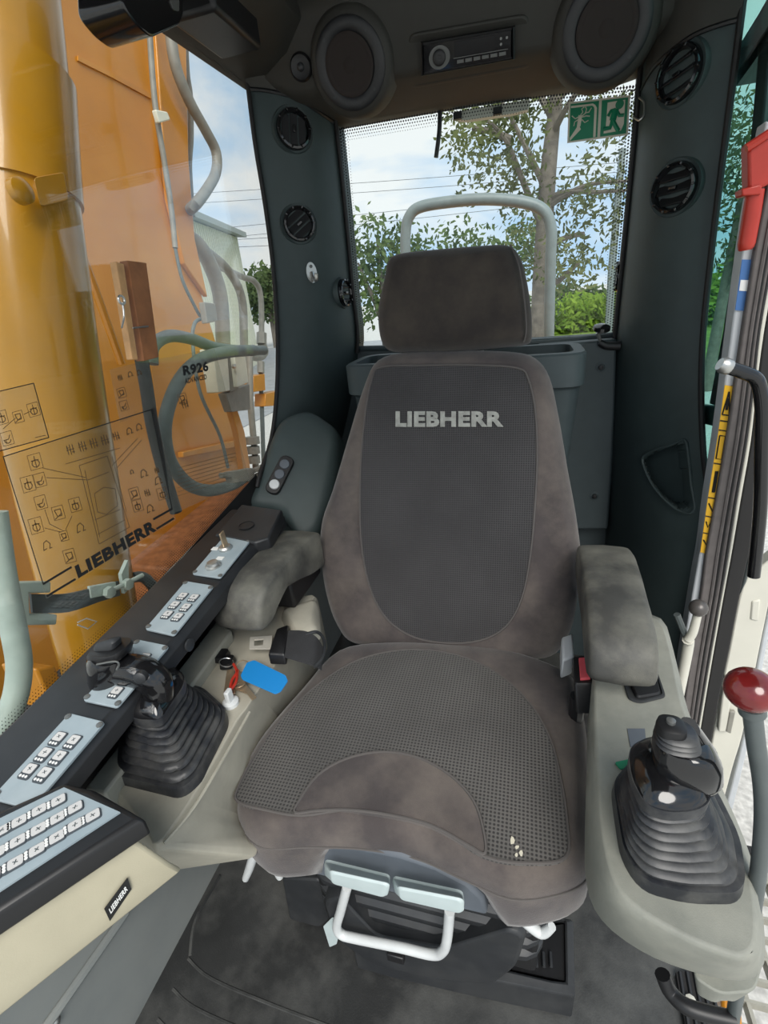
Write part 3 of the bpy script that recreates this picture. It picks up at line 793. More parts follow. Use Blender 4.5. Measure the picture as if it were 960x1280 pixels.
for r_ in (T, M_, B_):                                 # clear of the cushion
    for p in r_: p.x = min(p.x, -0.412 + max(0.0, 0.41 - p.y) * 1.15)
mbc = MB().loft([[V((p.x, p.y, 0.43)) for p in shrink(B_, 0.03)], B_, M_, T]); bvh_lc = mbc.bvh()
obj('body', mbc, 'console_beige', lc, bevel=0.003, angle=30)
obj('edge_ridge', MB().tube(ats([(312, 890), (278, 950), (243, 1008), (205, 1054)], Z=LCZ - 0.001), 0.0022, n=6), 'console_beige', lc)
mb = MB().strip(ats([(270, 776), (225, 834), (105, 985)], Z=.622), ats([(290, 788), (245, 850), (130, 992)], Z=.622), (0, 0, -0.05))
obj('side_lip', mb, 'console_grey', lc, bevel=0.004)
# raised hump at the rear
hp = rpoly(ats([(350, 770), (398, 755), (402, 800), (370, 815)], Z=0.60), 0.015)
obj('rear_hump', MB().loft([hp, [p + V((0, 0, 0.02)) for p in shrink(hp, 0.01)], [p + V((0, 0, 0.026)) for p in shrink(hp, 0.022)]]), 'console_beige', lc, angle=60)
pb = at(289, 880, Z=0.60)
kb = obj('knob', MB().lathe(pb, (0, 0, 1), [(0.013, 0), (0.013, 0.006), (0.009, 0.008)], 16), 'white_plastic', lc)
obj('knob_grip', MB().box(pb + V((0, 0, 0.018)), 0.008, 0.014, 0.022), 'white_plastic', kb, bevel=0.002)

def armrest(parent, x0, x1, prof, skew=0.0):
    """padded rest: side profile in (y, z), lofted across its width"""
    rings = []
    w = x1 - x0; cy = sum(p[0] for p in prof) / len(prof); cz = sum(p[1] for p in prof) / len(prof)
    pr = rpoly([V((0, y, z)) for y, z in prof], 0.012, 3)
    for t, s in ((0.0, 0.010), (0.04, 0.003), (0.12, 0.0), (0.5, -0.003), (0.88, 0.0), (0.96, 0.003), (1.0, 0.010)):
        r = []
        for p in pr:
            d = (V((0, cy, cz)) - p).normalized()
            q = p + d * s
            r.append(V((x0 + w * t + skew * (q.y - 0.8), q.y, q.z)))
        rings.append(r)
    return obj('armrest', MB().loft(rings), 'armrest_skin', parent, angle=55)
ar = armrest(lc, -0.503, -0.408, [(0.84, 0.735), (0.78, 0.748), (0.70, 0.754), (0.64, 0.752), (0.605, 0.744), (0.585, 0.728), (0.568, 0.695), (0.572, 0.676), (0.595, 0.674), (0.625, 0.690), (0.66, 0.702), (0.72, 0.690), (0.78, 0.668), (0.84, 0.655)], 0.03)
mb = MB(); mb.box((-0.452, 0.78, 0.66), 0.05, 0.14, 0.07)
obj('armrest_bracket', mb, 'black_plastic', lc, bevel=0.006)
# long control strip under the window
SN = V((0, -0.10, 1)).normalized(); SP = (V((0, 0, 0.700)), SN)
def sat(x, y, h=0.0): return at(x, y, pl=(SP[0] + SN * h, SN))
strip = thing('control_strip', 'long black switch strip with grey-blue plates under the side window', 'control panel', (-0.54, 0.5, 0.66))
def zs(y): return 0.700 + 0.10 * y
o_in = [V((-0.478, y, zs(y))) for y in (0.08, 0.86)]
mb = MB().loft([[V((-0.615, y, zs(y) - 0.004)), V((-0.605, y, zs(y) + 0.002)), V((-0.492, y, zs(y) - 0.002)), V((-0.482, y, zs(y) - 0.012)), V((-0.480, y, zs(y) - 0.034)), V((-0.615, y, zs(y) - 0.040))] for y in (-0.05, 0.2, 0.5, 0.83)])
body = obj('strip_body', mb, 'strip_black', strip, bevel=0.002)
mb = MB().loft([[V((-0.610, y, zs(y) - 0.036)), V((-0.598, y, zs(y) - 0.035)), V((-0.598, y, 0.50)), V((-0.610, y, 0.50))] for y in (-0.05, 0.83)])
obj('gap_shade_sheet', mb, 'black_plastic', strip)  # black sheet added as the shade in the gap below the strip
cap = ats([(302, 630), (353, 637), (336, 672), (318, 678), (268, 668)], pl=(SP[0] + SN * 0.006, SN))
obj('strip_end_cap', MB().prism(cap, -SN * 0.03), 'strip_black', strip, bevel=0.004)
p = sat(308, 657, 0.007)
obj('blank_disc', MB().lathe(p, SN, [(0.0165, 0), (0.0165, 0.001), (0.0150, 0.0015), (0.0150, 0.0005), (0.014, 0.0005)], 24), 'black_plastic', strip)
SU = V((1, 0, 0)); SV = V((0, 1, 0.10)).normalized()
def plate(quad, keys, parent, h=0.004):
    q = [sat(x, y, h) for x, y in quad]
    pl_ = obj('switch_plate', MB().prism(rpoly(q, 0.004, 2), -SN * 0.004), 'plate_blue', parent, bevel=0.0008)
    for c in q:
        s = c + (centroid(q) - c).normalized() * 0.006
        obj('screw', MB().lathe(s, SN, [(0.0042, 0), (0.0042, 0.0012), (0.002, 0.0018)], 8), 'dial_grey', pl_)
    for x, y in keys: key(sat(x, y, h), SU, SV, SN, 0.0160, 0.0190, pl_)
    return pl_
def key(c, U, W, N, sx, sy, parent, horiz=False):
    """small membrane key: frame, pale face, three lamps and a printed mark"""
    k = obj('key', MB().loft([rrect(c, U, W, sx, sy, 0.003), rrect(c + N * 0.0016, U, W, sx - 0.001, sy - 0.001, 0.003)]), 'key_grey', parent)
    if horiz: fc = c + U * (sx * 0.10); fx, fy = sx * 0.66, sy * 0.80
    else: fc = c + W * (sy * 0.13); fx, fy = sx * 0.80, sy * 0.56
    fm = MB().loft([rrect(fc, U, W, fx, fy, 0.002, 2), rrect(fc + N * 0.0022, U, W, fx, fy, 0.002, 2)])
    obj('key_face', fm, 'key_face', k)
    dm = MB()
    for j in (-1, 0, 1):
        d = c - U * (sx * 0.36) + W * (j * sy * 0.24) if horiz else c - W * (sy * 0.33) + U * (j * sx * 0.26)
        dm.lathe(d, N, [(0.0016, 0.0), (0.0016, 0.0022)], 8)
    obj('indicator_lamps', dm, 'print_white', k)
    pm = MB(); a = random.random() * 3.14
    for j in range(2):
        u = (U * math.cos(a + j * 1.4) + W * math.sin(a + j * 1.4)) * min(fx, fy) * 0.22
        pm.tube([fc - u + N * 0.0023, fc + u + N * 0.0023], 0.00045, n=4, smooth=False)
    obj('key_symbol', pm, 'rear_plastic', k)
plate([(87, 891), (131, 902), (38, 1011), (-12, 998)], [(72.5, 924), (91, 928), (55, 944), (73, 948), (36, 964.5), (54.5, 969)], strip)
plate([(172, 799), (211, 807), (146, 884), (103, 875)], [(180, 823), (163, 851), (145, 866)], strip)
plate([(232, 726), (267, 732), (217, 794), (181, 786)], [(228, 746), (242, 748), (218, 757), (232, 760), (209, 769), (222, 772)], strip)
pb_ = plate([(280, 670), (314, 674), (275, 722), (240, 717)], [], strip)
p = sat(282, 686, 0.004)
ig = obj('ignition_lock', MB().lathe(p, SN, [(0.013, 0), (0.013, 0.004), (0.010, 0.007), (0.007, 0.007)], 20), 'metal', pb_)
obj('ignition_key', MB().box(p + SN * 0.020 + SV * 0.003, 0.003, 0.014, 0.030, SU, SV, SN), 'brass', pb_, bevel=0.001)
p = sat(267, 708, 0.004)
obj('push_knob', MB().lathe(p, SN, [(0.014, 0), (0.014, 0.003), (0.011, 0.005), (0.010, 0.009), (0.007, 0.010)], 20), 'metal', pb_)
for x, y in ((269, 686), (275, 698)):
    obj('white_label', MB().prism(rrect(sat(x, y, 0.0042), SU, SV, 0.014, 0.010, 0.001), SN * 0.0006), 'print_white', pb_, label='small white printed label')
# recessed screw on the inner face
p = at(236, 806, X=-0.480); obj('side_screw', MB().lathe(p, (1, 0, 0), [(0.010, 0), (0.010, 0.003), (0.005, 0.004)], 12), 'dark_plastic', strip)

# three-lamp switch pod on the pillar
l0 = at(350, 594, Y=0.98)
n0 = V((0.30, -0.72, 0.62)).normalized()
fpl = (l0 - n0 * 0.004, n0)
ft_ = rpoly(ats([(320, 603), (337, 548), (350, 520), (385, 508), (424, 535), (420, 585), (412, 625), (396, 668), (372, 678), (352, 640), (303, 632)], pl=fpl), 0.03, 4)
obj('pillar_foot', MB().loft([[p + V((-0.01, 0.07, -0.06)) for p in ft_], [p - n0 * 0.030 for p in shrink(ft_, -0.004)], [p - n0 * 0.014 for p in shrink(ft_, 0.002)], [p - n0 * 0.005 for p in shrink(ft_, 0.012)], [p - n0 * 0.001 for p in shrink(ft_, 0.024)], [p for p in shrink(ft_, 0.034)]]), 'pillar_plastic', lp, angle=85)
lt = at(360, 572, pl=(l0, n0)); lb = at(338, 615, pl=(l0, n0))
Wd = (lt - lb).normalized(); Ud = Wd.cross(n0).normalized()
Lp = (lt - lb).length
pod = thing('switch_pod', 'black oval pod with three round push buttons on the pillar foot', 'switch', l0)
obj('pod_base', MB().loft([rrect(l0 + n0 * h, Ud, Wd, 0.036 - s, Lp + 0.006 - s, 0.018, 8) for h, s in ((-0.01, 0), (0.004, 0.0), (0.006, 0.004))]), 'black_plastic', pod)
for k, mt in ((-1, 'white_plastic'), (0, 'bluegrey_plastic'), (1, 'bluegrey_plastic')):
    obj('push_button', MB().lathe(l0 + n0 * 0.005 + Wd * (k * Lp * 0.29), n0, [(0.0125, 0), (0.0125, 0.003), (0.011, 0.005), (0.004, 0.0055)], 20), mt, pod)

# keypad block in front of the strip
KZ = 0.735; KN = V((0, 0, 1))
kp = thing('keypad_monitor', 'black-framed grey-blue membrane keypad on beige housing near the window', 'keypad', at(60, 1080, Z=0.45))
kq = [(80, 984), (150, 1015), (-90, 1172), (-160, 1100)]
bz = [(82, 975), (118, 984), (181, 1021), (-100, 1205), (-200, 1105), (0, 1010)]
bq = ats(bz, Z=KZ - 0.002)
bez = obj('bezel', MB().loft([[p + V((0, 0, -0.026)) for p in bq], [p + V((0, 0, -0.006)) for p in bq], [p for p in shrink(bq, 0.006)]]), 'black_plastic', kp, bevel=0.003)
pl_ = obj('keypad_plate', MB().prism(ats(kq, Z=KZ), V((0, 0, -0.01))), 'plate_blue', kp)
U = (at(71, 1003, Z=KZ) - at(22, 1029, Z=KZ)).normalized(); W = KN.cross(U).normalized()
for x, y in ((71, 1003), (47, 1015), (22, 1029), (0, 1041), (92, 1012), (70, 1025), (46, 1039), (20, 1054), (-6, 1069), (114, 1022), (92, 1034), (69, 1049), (44, 1065), (17, 1081), (-12, 1098)):
    key(at(x, y, Z=KZ), U, W, KN, 0.0188, 0.0130, pl_, True)
hs_t = ats([(164, 1043), (-100, 1222), (-230, 1140), (60, 1010)], Z=0.708)
hs_b = ats([(216, 1078), (-40, 1278), (-230, 1180), (60, 1040)], Z=0.645)
mbk = MB().loft([[p + V((0, 0.01, -0.03)) for p in hs_b], hs_b, hs_t]); bvh_k = mbk.bvh()
obj('housing', mbk, 'panel_beige', kp, bevel=0.006)
dq = [hit(bvh_k, x, y) for x, y in ((130, 1135), (137, 1150), (164, 1110), (159, 1096))]
if all(d[0] is not None for d in dq):
    n = dq[0][1]; q = [d[0] + n * 0.0008 for d in dq]
    bd = obj('maker_badge', MB().prism(q, n * 0.001), 'print_black', kp, label='small black maker badge with white print')
    lg = MB(); i = lambda a, b: (q[0] * (1 - a) + q[3] * a) * (1 - b) + (q[1] * (1 - a) + q[2] * a) * b + n * 0.0026
    text_quad(lg, 'LIEBHERR', [i(.12, .62), i(.88, .62), i(.88, .22), i(.12, .22)], offset=0.03)
    obj('badge_lettering', lg, 'print_white', bd, smooth=False)

# ================================================================ JOYSTICKS
def boot(parent, base, zb, topp, zt, folds, mt='rubber_boot'):
    b = rpoly(ats(base, Z=zb), 0.018, 4); t = rpoly(ats(topp, Z=zt), 0.010, 4)
    rings = [[p + V((0, 0, -0.004)) for p in b], [p + V((0, 0, 0.016)) for p in shrink(b, 0.002)]]
    n = folds
    for k in range(n):
        for f, s in ((0.08, 0.010), (0.30, 0.0015), (0.62, 0.0), (0.85, 0.003), (0.97, 0.012)):
            a = (k + f) / n
            z = zb + 0.016 + (zt - zb - 0.03) * a
            e = a ** 0.72
            r = [p * (1 - e) + q * e for p, q in zip(b, t)]
            rings.append([V((p.x, p.y, z)) for p in shrink(r, s + 0.002)])
    rings.append([p + V((0, 0, -0.012)) for p in t]); rings.append(t)
    obj('rubber_boot', MB().loft(rings), mt, parent, angle=50)
    return b, t
jl = thing('joystick', 'black joystick with its grip tilted towards the side window', 'joystick', at(215, 940, Z=LCZ))
boot(jl, [(143, 979), (227, 1000), (250, 982), (287, 908), (285, 892), (255, 865), (200, 862), (150, 895)], LCZ, [(155, 890), (170, 900), (200, 901), (230, 858), (231, 844), (223, 836), (193, 835), (160, 868)], 0.705, 7)
tb = rpoly(ats([(155, 889), (170, 899), (200, 900), (229, 857), (231, 844), (223, 836), (193, 835), (160, 868)], Z=0.705), 0.010, 4)
pt_ = obj('boot_cap', MB().loft([tb, [p + V((0, 0, 0.008)) for p in shrink(tb, 0.004)], [p + V((0, 0, 0.018)) for p in shrink(tb, 0.022)]]), 'gloss_black', jl, angle=60)
JY = 0.385
nk = [at(200, 872, Y=JY), at(194, 852, Y=JY), at(176, 840, Y=JY), at(150, 836, Y=JY)]
obj('grip_neck', MB().tube(nk, [0.019, 0.021, 0.022, 0.022], n=16), 'gloss_black', jl)
gc = at(141, 858, Y=JY); gt = at(138, 815, Y=JY); ax = (gt - gc).normalized(); L = (gt - gc).length
hd_ = obj('grip_head', MB().lathe(gc, ax, [(0.018, 0), (0.025, 0.005), (0.0275, L * 0.4), (0.0265, L * 0.85), (0.022, L)], 24, sx=1.15), 'gloss_black', jl, angle=50)
tcap = gt + ax * 0.002
obj('thumb_plate', MB().loft([rrect(tcap + ax * h, V((1, 0, 0.1)).normalized(), V((0, 1, 0)), 0.056 - s, 0.044 - s, 0.018, 5) for h, s in ((-0.006, 0.002), (0.003, 0.0), (0.008, 0.004))]), 'black_plastic', jl, angle=50)
rk = tcap + ax * 0.010
obj('rocker_switch', MB().loft([rrect(rk + ax * h - V((0.004, 0, 0)), V((1, 0.1, 0.25)).normalized(), V((0, 1, 0)), 0.038 - s, 0.018 - s, 0.007) for h, s in ((-0.004, 0), (0.006, 0.001), (0.010, 0.010))]), 'dark_plastic', jl, angle=60)
obj('switch_frame', MB().tube([p + V((0, -0.027, 0.004)) for p in ats([(142, 816), (164, 812), (169, 816), (166, 822)], Y=JY)], 0.0012, n=6), 'dial_grey', jl)
obj('grip_button', MB().lathe(at(176, 846, Y=JY - 0.020), V((0.3, -1, 0.2)), [(0.008, -0.004), (0.008, 0.004), (0.005, 0.006)], 14), 'dark_plastic', jl)

# ================================================================ RIGHT CONSOLE
RCZ = 0.62
rc = thing('armrest_console', 'grey-beige console with armrest and bellows boot beside the door', 'console', (0.17, 0.45, 0.45))
top = [(748, 785), (744, 880), (748, 960), (752, 1030), (764, 1090), (790, 1128), (850, 1165), (900, 1186), (930, 1192), (944, 1170), (940, 1110), (925, 1050), (885, 960), (852, 880), (838, 815), (822, 775), (780, 768)]
mid = [(745, 787), (739, 880), (740, 960), (742, 1030), (750, 1092), (778, 1138), (842, 1178), (895, 1200), (933, 1206), (951, 1180), (946, 1112), (931, 1050), (891, 960), (857, 880), (842, 815), (826, 773), (779, 766)]
bot = [(743, 800), (735, 890), (733, 970), (731, 1040), (733, 1105), (752, 1150), (800, 1188), (860, 1213), (925, 1226), (955, 1205), (952, 1130), (938, 1070), (898, 975), (862, 895), (846, 830), (830, 790), (780, 783)]
T = catmull(ats(top, Z=RCZ), sub=3, closed=True); M_ = catmull(ats(mid, Z=RCZ - 0.014), sub=3, closed=True); B_ = catmull(ats(bot, Z=0.535), sub=3, closed=True)
mbr = MB().loft([[V((p.x, p.y, 0.50)) for p in shrink(B_, 0.025)], B_, M_, [p + V((0, 0, -0.003)) for p in shrink(T, -0.003)], T]); bvh_rc = mbr.bvh()
obj('body', mbr, 'console_grey', rc, bevel=0.005, bseg=3, angle=30)
us = rpoly(ats([(866, 1205), (915, 1190), (955, 1200), (945, 1240), (900, 1244), (868, 1222)], Z=0.50), 0.01)
obj('underside_cover', MB().loft([[p + V((0, 0, -0.04)) for p in shrink(us, 0.01)], us]), 'console_grey', rc, bevel=0.003)
lq = rpoly(ats([(775, 838), (820, 836), (833, 872), (800, 880), (785, 875)], Z=RCZ + 0.001), 0.008)
fr_ = obj('hatch_frame', MB().loft([lq, [p + V((0, 0, 0.003)) for p in shrink(lq, 0.001)], [p + V((0, 0, 0.003)) for p in shrink(lq, 0.004)], [p + V((0, 0, -0.002)) for p in shrink(lq, 0.005)]]), 'dark_plastic', rc)
lq = rpoly(ats([(784, 846), (820, 842), (826, 868), (796, 873)], Z=RCZ + 0.004), 0.006)
obj('hatch_lid', MB().loft([lq, [p + V((0, 0, 0.003)) for p in shrink(lq, 0.002)]]), 'black_plastic', rc)
sqp = [at(x, y, Z=RCZ + 0.0006) for x, y in ((784, 911), (806, 911), (808, 932), (788, 934))]
obj('grey_sticker', MB().prism(sqp, (0, 0, 0.0006)), 'bluegrey_plastic', rc, label='square grey sticker')
sqp = rpoly([at(x, y, Z=RCZ + 0.0006) for x, y in ((768, 954), (788, 950), (790, 958), (776, 963))], 0.003)
obj('green_sticker', MB().prism(sqp, (0, 0, 0.002)), 'sign_green', rc, label='worn green sticker')
armrest(rc, 0.102, 0.190, [(0.85, 0.728), (0.80, 0.742), (0.72, 0.744), (0.64, 0.736), (0.59, 0.722), (0.568, 0.704), (0.556, 0.676), (0.563, 0.664), (0.60, 0.660), (0.66, 0.668), (0.78, 0.672), (0.85, 0.68)], 0.02)
mb = MB(); mb.box((0.135, 0.78, 0.645), 0.04, 0.13, 0.07)
obj('armrest_bracket', mb, 'black_plastic', rc, bevel=0.006)

jr = thing('joystick', 'black upright joystick with glossy hood on console by the door', 'joystick', at(848, 1060, Z=RCZ))
boot(jr, [(763, 985), (765, 1010), (775, 1075), (800, 1115), (860, 1131), (920, 1131), (931, 1115), (925, 1060), (890, 990), (845, 958), (790, 955)], RCZ, [(785, 950), (790, 975), (806, 1006), (835, 1016), (870, 1014), (888, 1003), (890, 980), (870, 942), (848, 922), (812, 920), (788, 932)], 0.735, 7)
tb = rpoly(ats([(786, 950), (791, 975), (807, 1005), (835, 1014), (869, 1012), (886, 1002), (888, 980), (869, 943), (847, 924), (812, 922), (789, 933)], Z=0.735), 0.008, 3)
obj('boot_cap', MB().loft([tb, [p + V((0, 0, 0.007)) for p in shrink(tb, 0.004)], [p + V((0, 0, 0.014)) for p in shrink(tb, 0.020)]]), 'gloss_black', jr, angle=60)
JRY = 0.375
gc = at(852, 992, Y=JRY); gt = at(843, 905, Y=JRY); ax = (gt - gc).normalized(); L = (gt - gc).length
def ell(c, rx, ry, n=24, e=2.6):
    return [V((c.x + rx * abs(math.cos(a)) ** (2 / e) * (1 if math.cos(a) > 0 else -1), c.y + ry * abs(math.sin(a)) ** (2 / e) * (1 if math.sin(a) > 0 else -1), c.z)) for a in [2 * math.pi * k / n for k in range(n)]]
rr = []
for x, y, rx, ry in ((856, 982, .014, .014), (857, 972, .024, .021), (858, 960, .0295, .025), (857, 944, .029, .025), (854, 932, .025, .022), (851, 927, .020, .020)):
    rr.append(ell(at(x, y, Y=JRY), rx, ry))
obj('grip_hood', MB().loft(rr), 'gloss_black', jr, angle=55)
for k in range(3):
    c = at(846, 926 - 5 * k, Y=JRY)
    obj('gaiter_ring', MB().loft([ell(c + V((0, 0, h)), r, r * 0.92) for h, r in ((-.003, .0165 - k * .001), (0, .0195 - k * .001), (.003, .0165 - k * .001))]), 'rubber_boot', jr, angle=60)
c = at(838, 915, Y=JRY)
obj('thumb_knob', MB().loft([ell(c + V((0, 0, h)), r, r) for h, r in ((-.006, .0115), (.004, .0125), (.010, .0115), (.012, .008))]), 'black_plastic', jr, angle=50)
c = at(838, 905, Y=JRY)
obj('knob_cap', MB().lathe(c, (0, 0, 1), [(0.004, 0.000), (0.004, 0.005), (0.002, 0.006)], 14), 'dial_grey', jr)
c = at(868, 918, Y=JRY + 0.01)
obj('side_trigger', MB().loft([ell(c + V((0.004 * k, 0.0, -0.008 * k)), .009 + .0015 * k, .011) for k in (-1.2, 0, 1, 2.4)]), 'gloss_black', jr, angle=55)

# ================================================================ BELT, KEYS
bl = thing('seat_belt', 'black seat belt with pale metal tongue lying on the beige console', 'seat belt', at(370, 805, Z=0.60))
BZ = 0.622
q = ats([(347, 790), (362, 785), (357, 824), (336, 823)], Z=BZ)
obj('belt_sleeve', MB().loft([[p + V((0, 0, -0.012)) for p in rpoly(q, 0.004)], [p + V((0, 0, 0.006)) for p in rpoly(q, 0.004)], [p + V((0, 0, 0.010)) for p in shrink(rpoly(q, 0.004), 0.004)]]), 'black_plastic', bl, angle=50)
q = ats([(313, 798), (341, 796), (339, 812), (312, 812)], Z=BZ); h = ats([(318, 801), (330, 800), (329, 808), (318, 809)], Z=BZ)
mb = MB(); k = [p + V((0, 0, 0.003)) for p in q]; k2 = [p + V((0, 0, 0.003)) for p in h]
mb.loft([q, k, k2, h], False, False); mb.add(q + h, [[i, (i + 1) % 4, 4 + (i + 1) % 4, 4 + i] for i in range(4)])
obj('belt_tongue', mb, 'pale_metal', bl)
wa = [at(355, 790, Z=BZ + .004), at(380, 790, Z=BZ + .004), at(396, 798, Z=BZ), at(405, 812, Z=BZ - .02)]; wb = [at(356, 822, Z=BZ + .004), at(376, 828, Z=BZ + .004), at(392, 833, Z=BZ), at(402, 838, Z=BZ - .02)]
obj('webbing', MB().strip(catmull(wa, sub=4), catmull(wb, sub=4), (0, 0, 0.003)), 'webbing', bl)
obj('belt_loop', MB().tube(ats([(382, 793), (396, 790), (405, 800), (404, 820), (393, 834)], Z=BZ + 0.006), 0.003, n=8), 'dark_plastic', bl)

bk = thing('seat_belt_buckle', 'black belt buckle with red release button between seat and console', 'buckle', at(728, 880, Z=0.55))
q = rpoly(ats([(715, 822), (738, 820), (741, 858), (718, 858)], Z=0.605), 0.005)
d = V((0.005, -0.01, -0.045))
obj('buckle_case', MB().loft([[p + d for p in q], q, [p + V((0, 0, 0.004)) for p in shrink(q, 0.003)]]), 'black_plastic', bk, angle=50)
q = ats([(723, 825), (736, 824), (738, 851), (725, 852)], Z=0.607)
obj('release_button', MB().loft([q, [p + V((0, 0, 0.006)) for p in shrink(q, 0.001)]]), 'buckle_red', bk, bevel=0.001)
obj('buckle_stalk', MB().tube([at(722, 870, Z=0.56), at(718, 900, Z=0.50), V((0.085, 0.70, 0.42))], 0.012, n=8), 'black_plastic', bk)
q = ats([(702, 796), (716, 791), (718, 820), (703, 826)], Z=0.60)
obj('stalk_sleeve', MB().prism(q, (0, 0.01, -0.05)), 'post_white', bk, bevel=0.004)

KZ2 = LCZ + 0.006
kr = thing('key_bunch', 'bunch of keys on rings with red cord lying on beige console', 'keys', at(290, 845, Z=LCZ))
for c in ((278, 822), (285, 830)):
    p = at(*c, Z=KZ2)
    q = rrect(p, V((1, 0.2, 0)).normalized(), V((-0.2, 1, 0)).normalized(), 0.024, 0.030, 0.009)
    obj('key_head', MB().loft([q, [a + V((0, 0, 0.010)) for a in shrink(q, 0.002)]]), 'black_plastic', kr, angle=50)
for a, b in (((287, 838), (283, 866)), ((290, 838), (291, 868)), ((300, 852), (318, 874)), ((296, 860), (312, 866))):
    pa, pb = at(*a, Z=KZ2 + .003), at(*b, Z=KZ2 + .002)
    d = (pb - pa); s = d.cross(V((0, 0, 1))).normalized() * 0.004
    obj('key_blade', MB().prism([pa - s, pa + s, pb + s, pb - s], (0, 0, 0.002)), 'brass', kr)
def ringt(c, r, nrm, m, rr=0.001, parent=kr, name='split_ring'):
    n = V(nrm).normalized(); s = n.cross(V((0.3, 0.5, 0.8))).normalized(); u = n.cross(s)
    obj(name, MB().tube([c + (s * math.cos(a) + u * math.sin(a)) * r for a in [k * 2 * math.pi / 20 for k in range(21)]], rr, n=6, smooth=False), m, parent)
ringt(at(283, 828, Z=KZ2 + 0.012), 0.012, (0.3, 0.2, 1), 'metal')
ringt(at(303, 832, Z=KZ2 + 0.008), 0.010, (0.2, -0.3, 1), 'brass')
ringt(at(300, 856, Z=KZ2 + 0.006), 0.009, (-0.3, 0.2, 1), 'brass')
obj('red_cord', MB().tube(ats([(292, 830), (296, 840), (290, 850), (288, 862), (295, 852), (297, 838)], Z=KZ2 + 0.010), 0.0025, n=6), 'red_plastic', kr)
q = rpoly(ats([(309, 829), (318, 826), (357, 845), (360, 852), (351, 865), (344, 868), (303, 850), (301, 845)], Z=KZ2 + 0.012), 0.003)
tg = obj('key_tag', MB().prism(q, (0, 0, 0.0016)), 'blue_tag', kr, label='bright blue plastic key tag')

# ================================================================ VENTS, SPEAKERS, RADIO, FITTINGS
def frame_from(n, up=V((0, 0, 1))):
    n = n.normalized(); u = up.cross(n).normalized(); w = n.cross(u).normalized()
    return u, w, n
def air_vent(c, n, r, label, open_=0.0, tilt=0.0, closed=True):
    u, w, n = frame_from(n)
    a = thing('air_vent', label, 'air vent', c, 'round air vents on the pillars')
    obj('vent_socket', MB().lathe(c - n * 0.004, n, [(r * 1.22, -0.02), (r * 1.22, 0), (r * 1.16, 0.005), (r * 1.04, 0.002)], 32), 'pillar_plastic', a, angle=50)
    mb = MB().lathe(c, n, [(r, -0.012), (r * 1.02, 0.004), (r * 0.97, 0.009), (r * 0.86, 0.010), (r * 0.78, 0.004), (r * 0.76, -0.012)], 32, False, False)
    obj('vent_ring', mb, 'gloss_black', a, angle=50)
    for k in range(10):                               # grip notches round the ring
        t = 2 * math.pi * k / 10
        d = u * math.cos(t) + w * math.sin(t)
        obj('ring_grip', MB().box(c + d * r * 0.93 + n * 0.009, 0.006, 0.004, 0.004, d, n.cross(d), n), 'gloss_black', a, bevel=0.001)
    obj('vent_bowl', MB().lathe(c, n, [(r * 0.77, -0.006), (r * 0.5, -0.016), (r * 0.1, -0.02)], 24, True, True), 'black_plastic', a)
    uu = u * math.cos(tilt) + w * math.sin(tilt); ww = n.cross(uu)
    for k in (-1, 0, 1):
        hw = r * 0.74 * math.sqrt(1 - (k * 0.5) ** 2) * 2
        nn = (n * math.cos(open_) + ww * math.sin(open_)).normalized()
        obj('vent_flap', MB().box(c + ww * (k * r * 0.48) + n * 0.001, hw, r * 0.42, 0.003, uu, nn.cross(uu), nn), 'black_plastic', a, bevel=0.001)
    obj('flap_tab', MB().box(c + n * 0.006, 0.014, 0.006, 0.008, uu, ww, n), 'gloss_black', a, bevel=0.001)
    return a
l, n = hit(bvh_lp, 367, 162); air_vent(l, n, 0.040, 'round black air vent nearest the headliner on the pillar with the coat hook', 0.3, 1.45)
l, n = hit(bvh_lp, 374, 280); air_vent(l, n, 0.038, 'round black air vent just above the small coat hook', 0.3, 0.6)
l, n = hit(bvh_lp, 430, 366); air_vent(l, (n + V((0.9, 0.1, 0))).normalized(), 0.034, 'round vent with grey flaps seen edge-on beside coat hook', 1.0, 0.0)
l, n = hit(bvh_rp, 849, 93); air_vent(l, n, 0.043, 'round black air vent nearest the headliner on the pillar with the pocket', 0.9, 0.2)
l, n = hit(bvh_rp, 843, 235); air_vent(l, n, 0.043, 'middle round black air vent on the pillar with the storage pocket', 0.5, 0.05)
l, n = hit(bvh_rp, 775, 345); air_vent(l, (n + V((-1.0, 0.2, 0))).normalized(), 0.034, 'round black vent seen edge-on beside rear window latch', 0.8, 0.0)

def speaker(px, py, r, label):
    l, n = hit(bvh_h, px, py)
    n = V((0, -1, -0.42)).normalized()
    s = thing('speaker', label, 'speaker', l, 'round speakers in the headliner')
    obj('speaker_boss', MB().lathe(l - n * 0.03, n, [(r * 1.35, 0), (r * 1.25, 0.030), (r * 1.15, 0.042), (r * 0.95, 0.046)], 36), 'header_plastic', s, angle=60)
    obj('speaker_ring', MB().lathe(l + n * 0.014, n, [(r * 1.02, 0), (r * 1.02, 0.004), (r * 0.96, 0.007), (r * 0.74, 0.006), (r * 0.68, 0.002)], 36, True, True), 'strip_black', s, angle=50)
    obj('speaker_cone', MB().lathe(l + n * 0.0175, n, [(r * 0.70, 0.004), (r * 0.62, 0.006), (r * 0.55, 0.0035), (r * 0.24, 0.0010), (r * 0.18, 0.004), (r * 0.05, 0.005)], 36), 'speaker_cone', s, angle=60)
    for k in range(4):
        t = k * math.pi / 2 + 0.78; u, w, _ = frame_from(n)
        obj('screw', MB().lathe(l + n * 0.019 + (u * math.cos(t) + w * math.sin(t)) * r * 0.87, n, [(0.003, 0), (0.003, 0.002)], 8), 'dark_plastic', s)
speaker(440, 80, 0.072, 'round black speaker in headliner beside the small tweeter')
speaker(757, 34, 0.074, 'round black speaker in headliner above the green exit sign')
l, n = hit(bvh_h, 377, 84); n = V((0.1, -1, -0.3)).normalized()
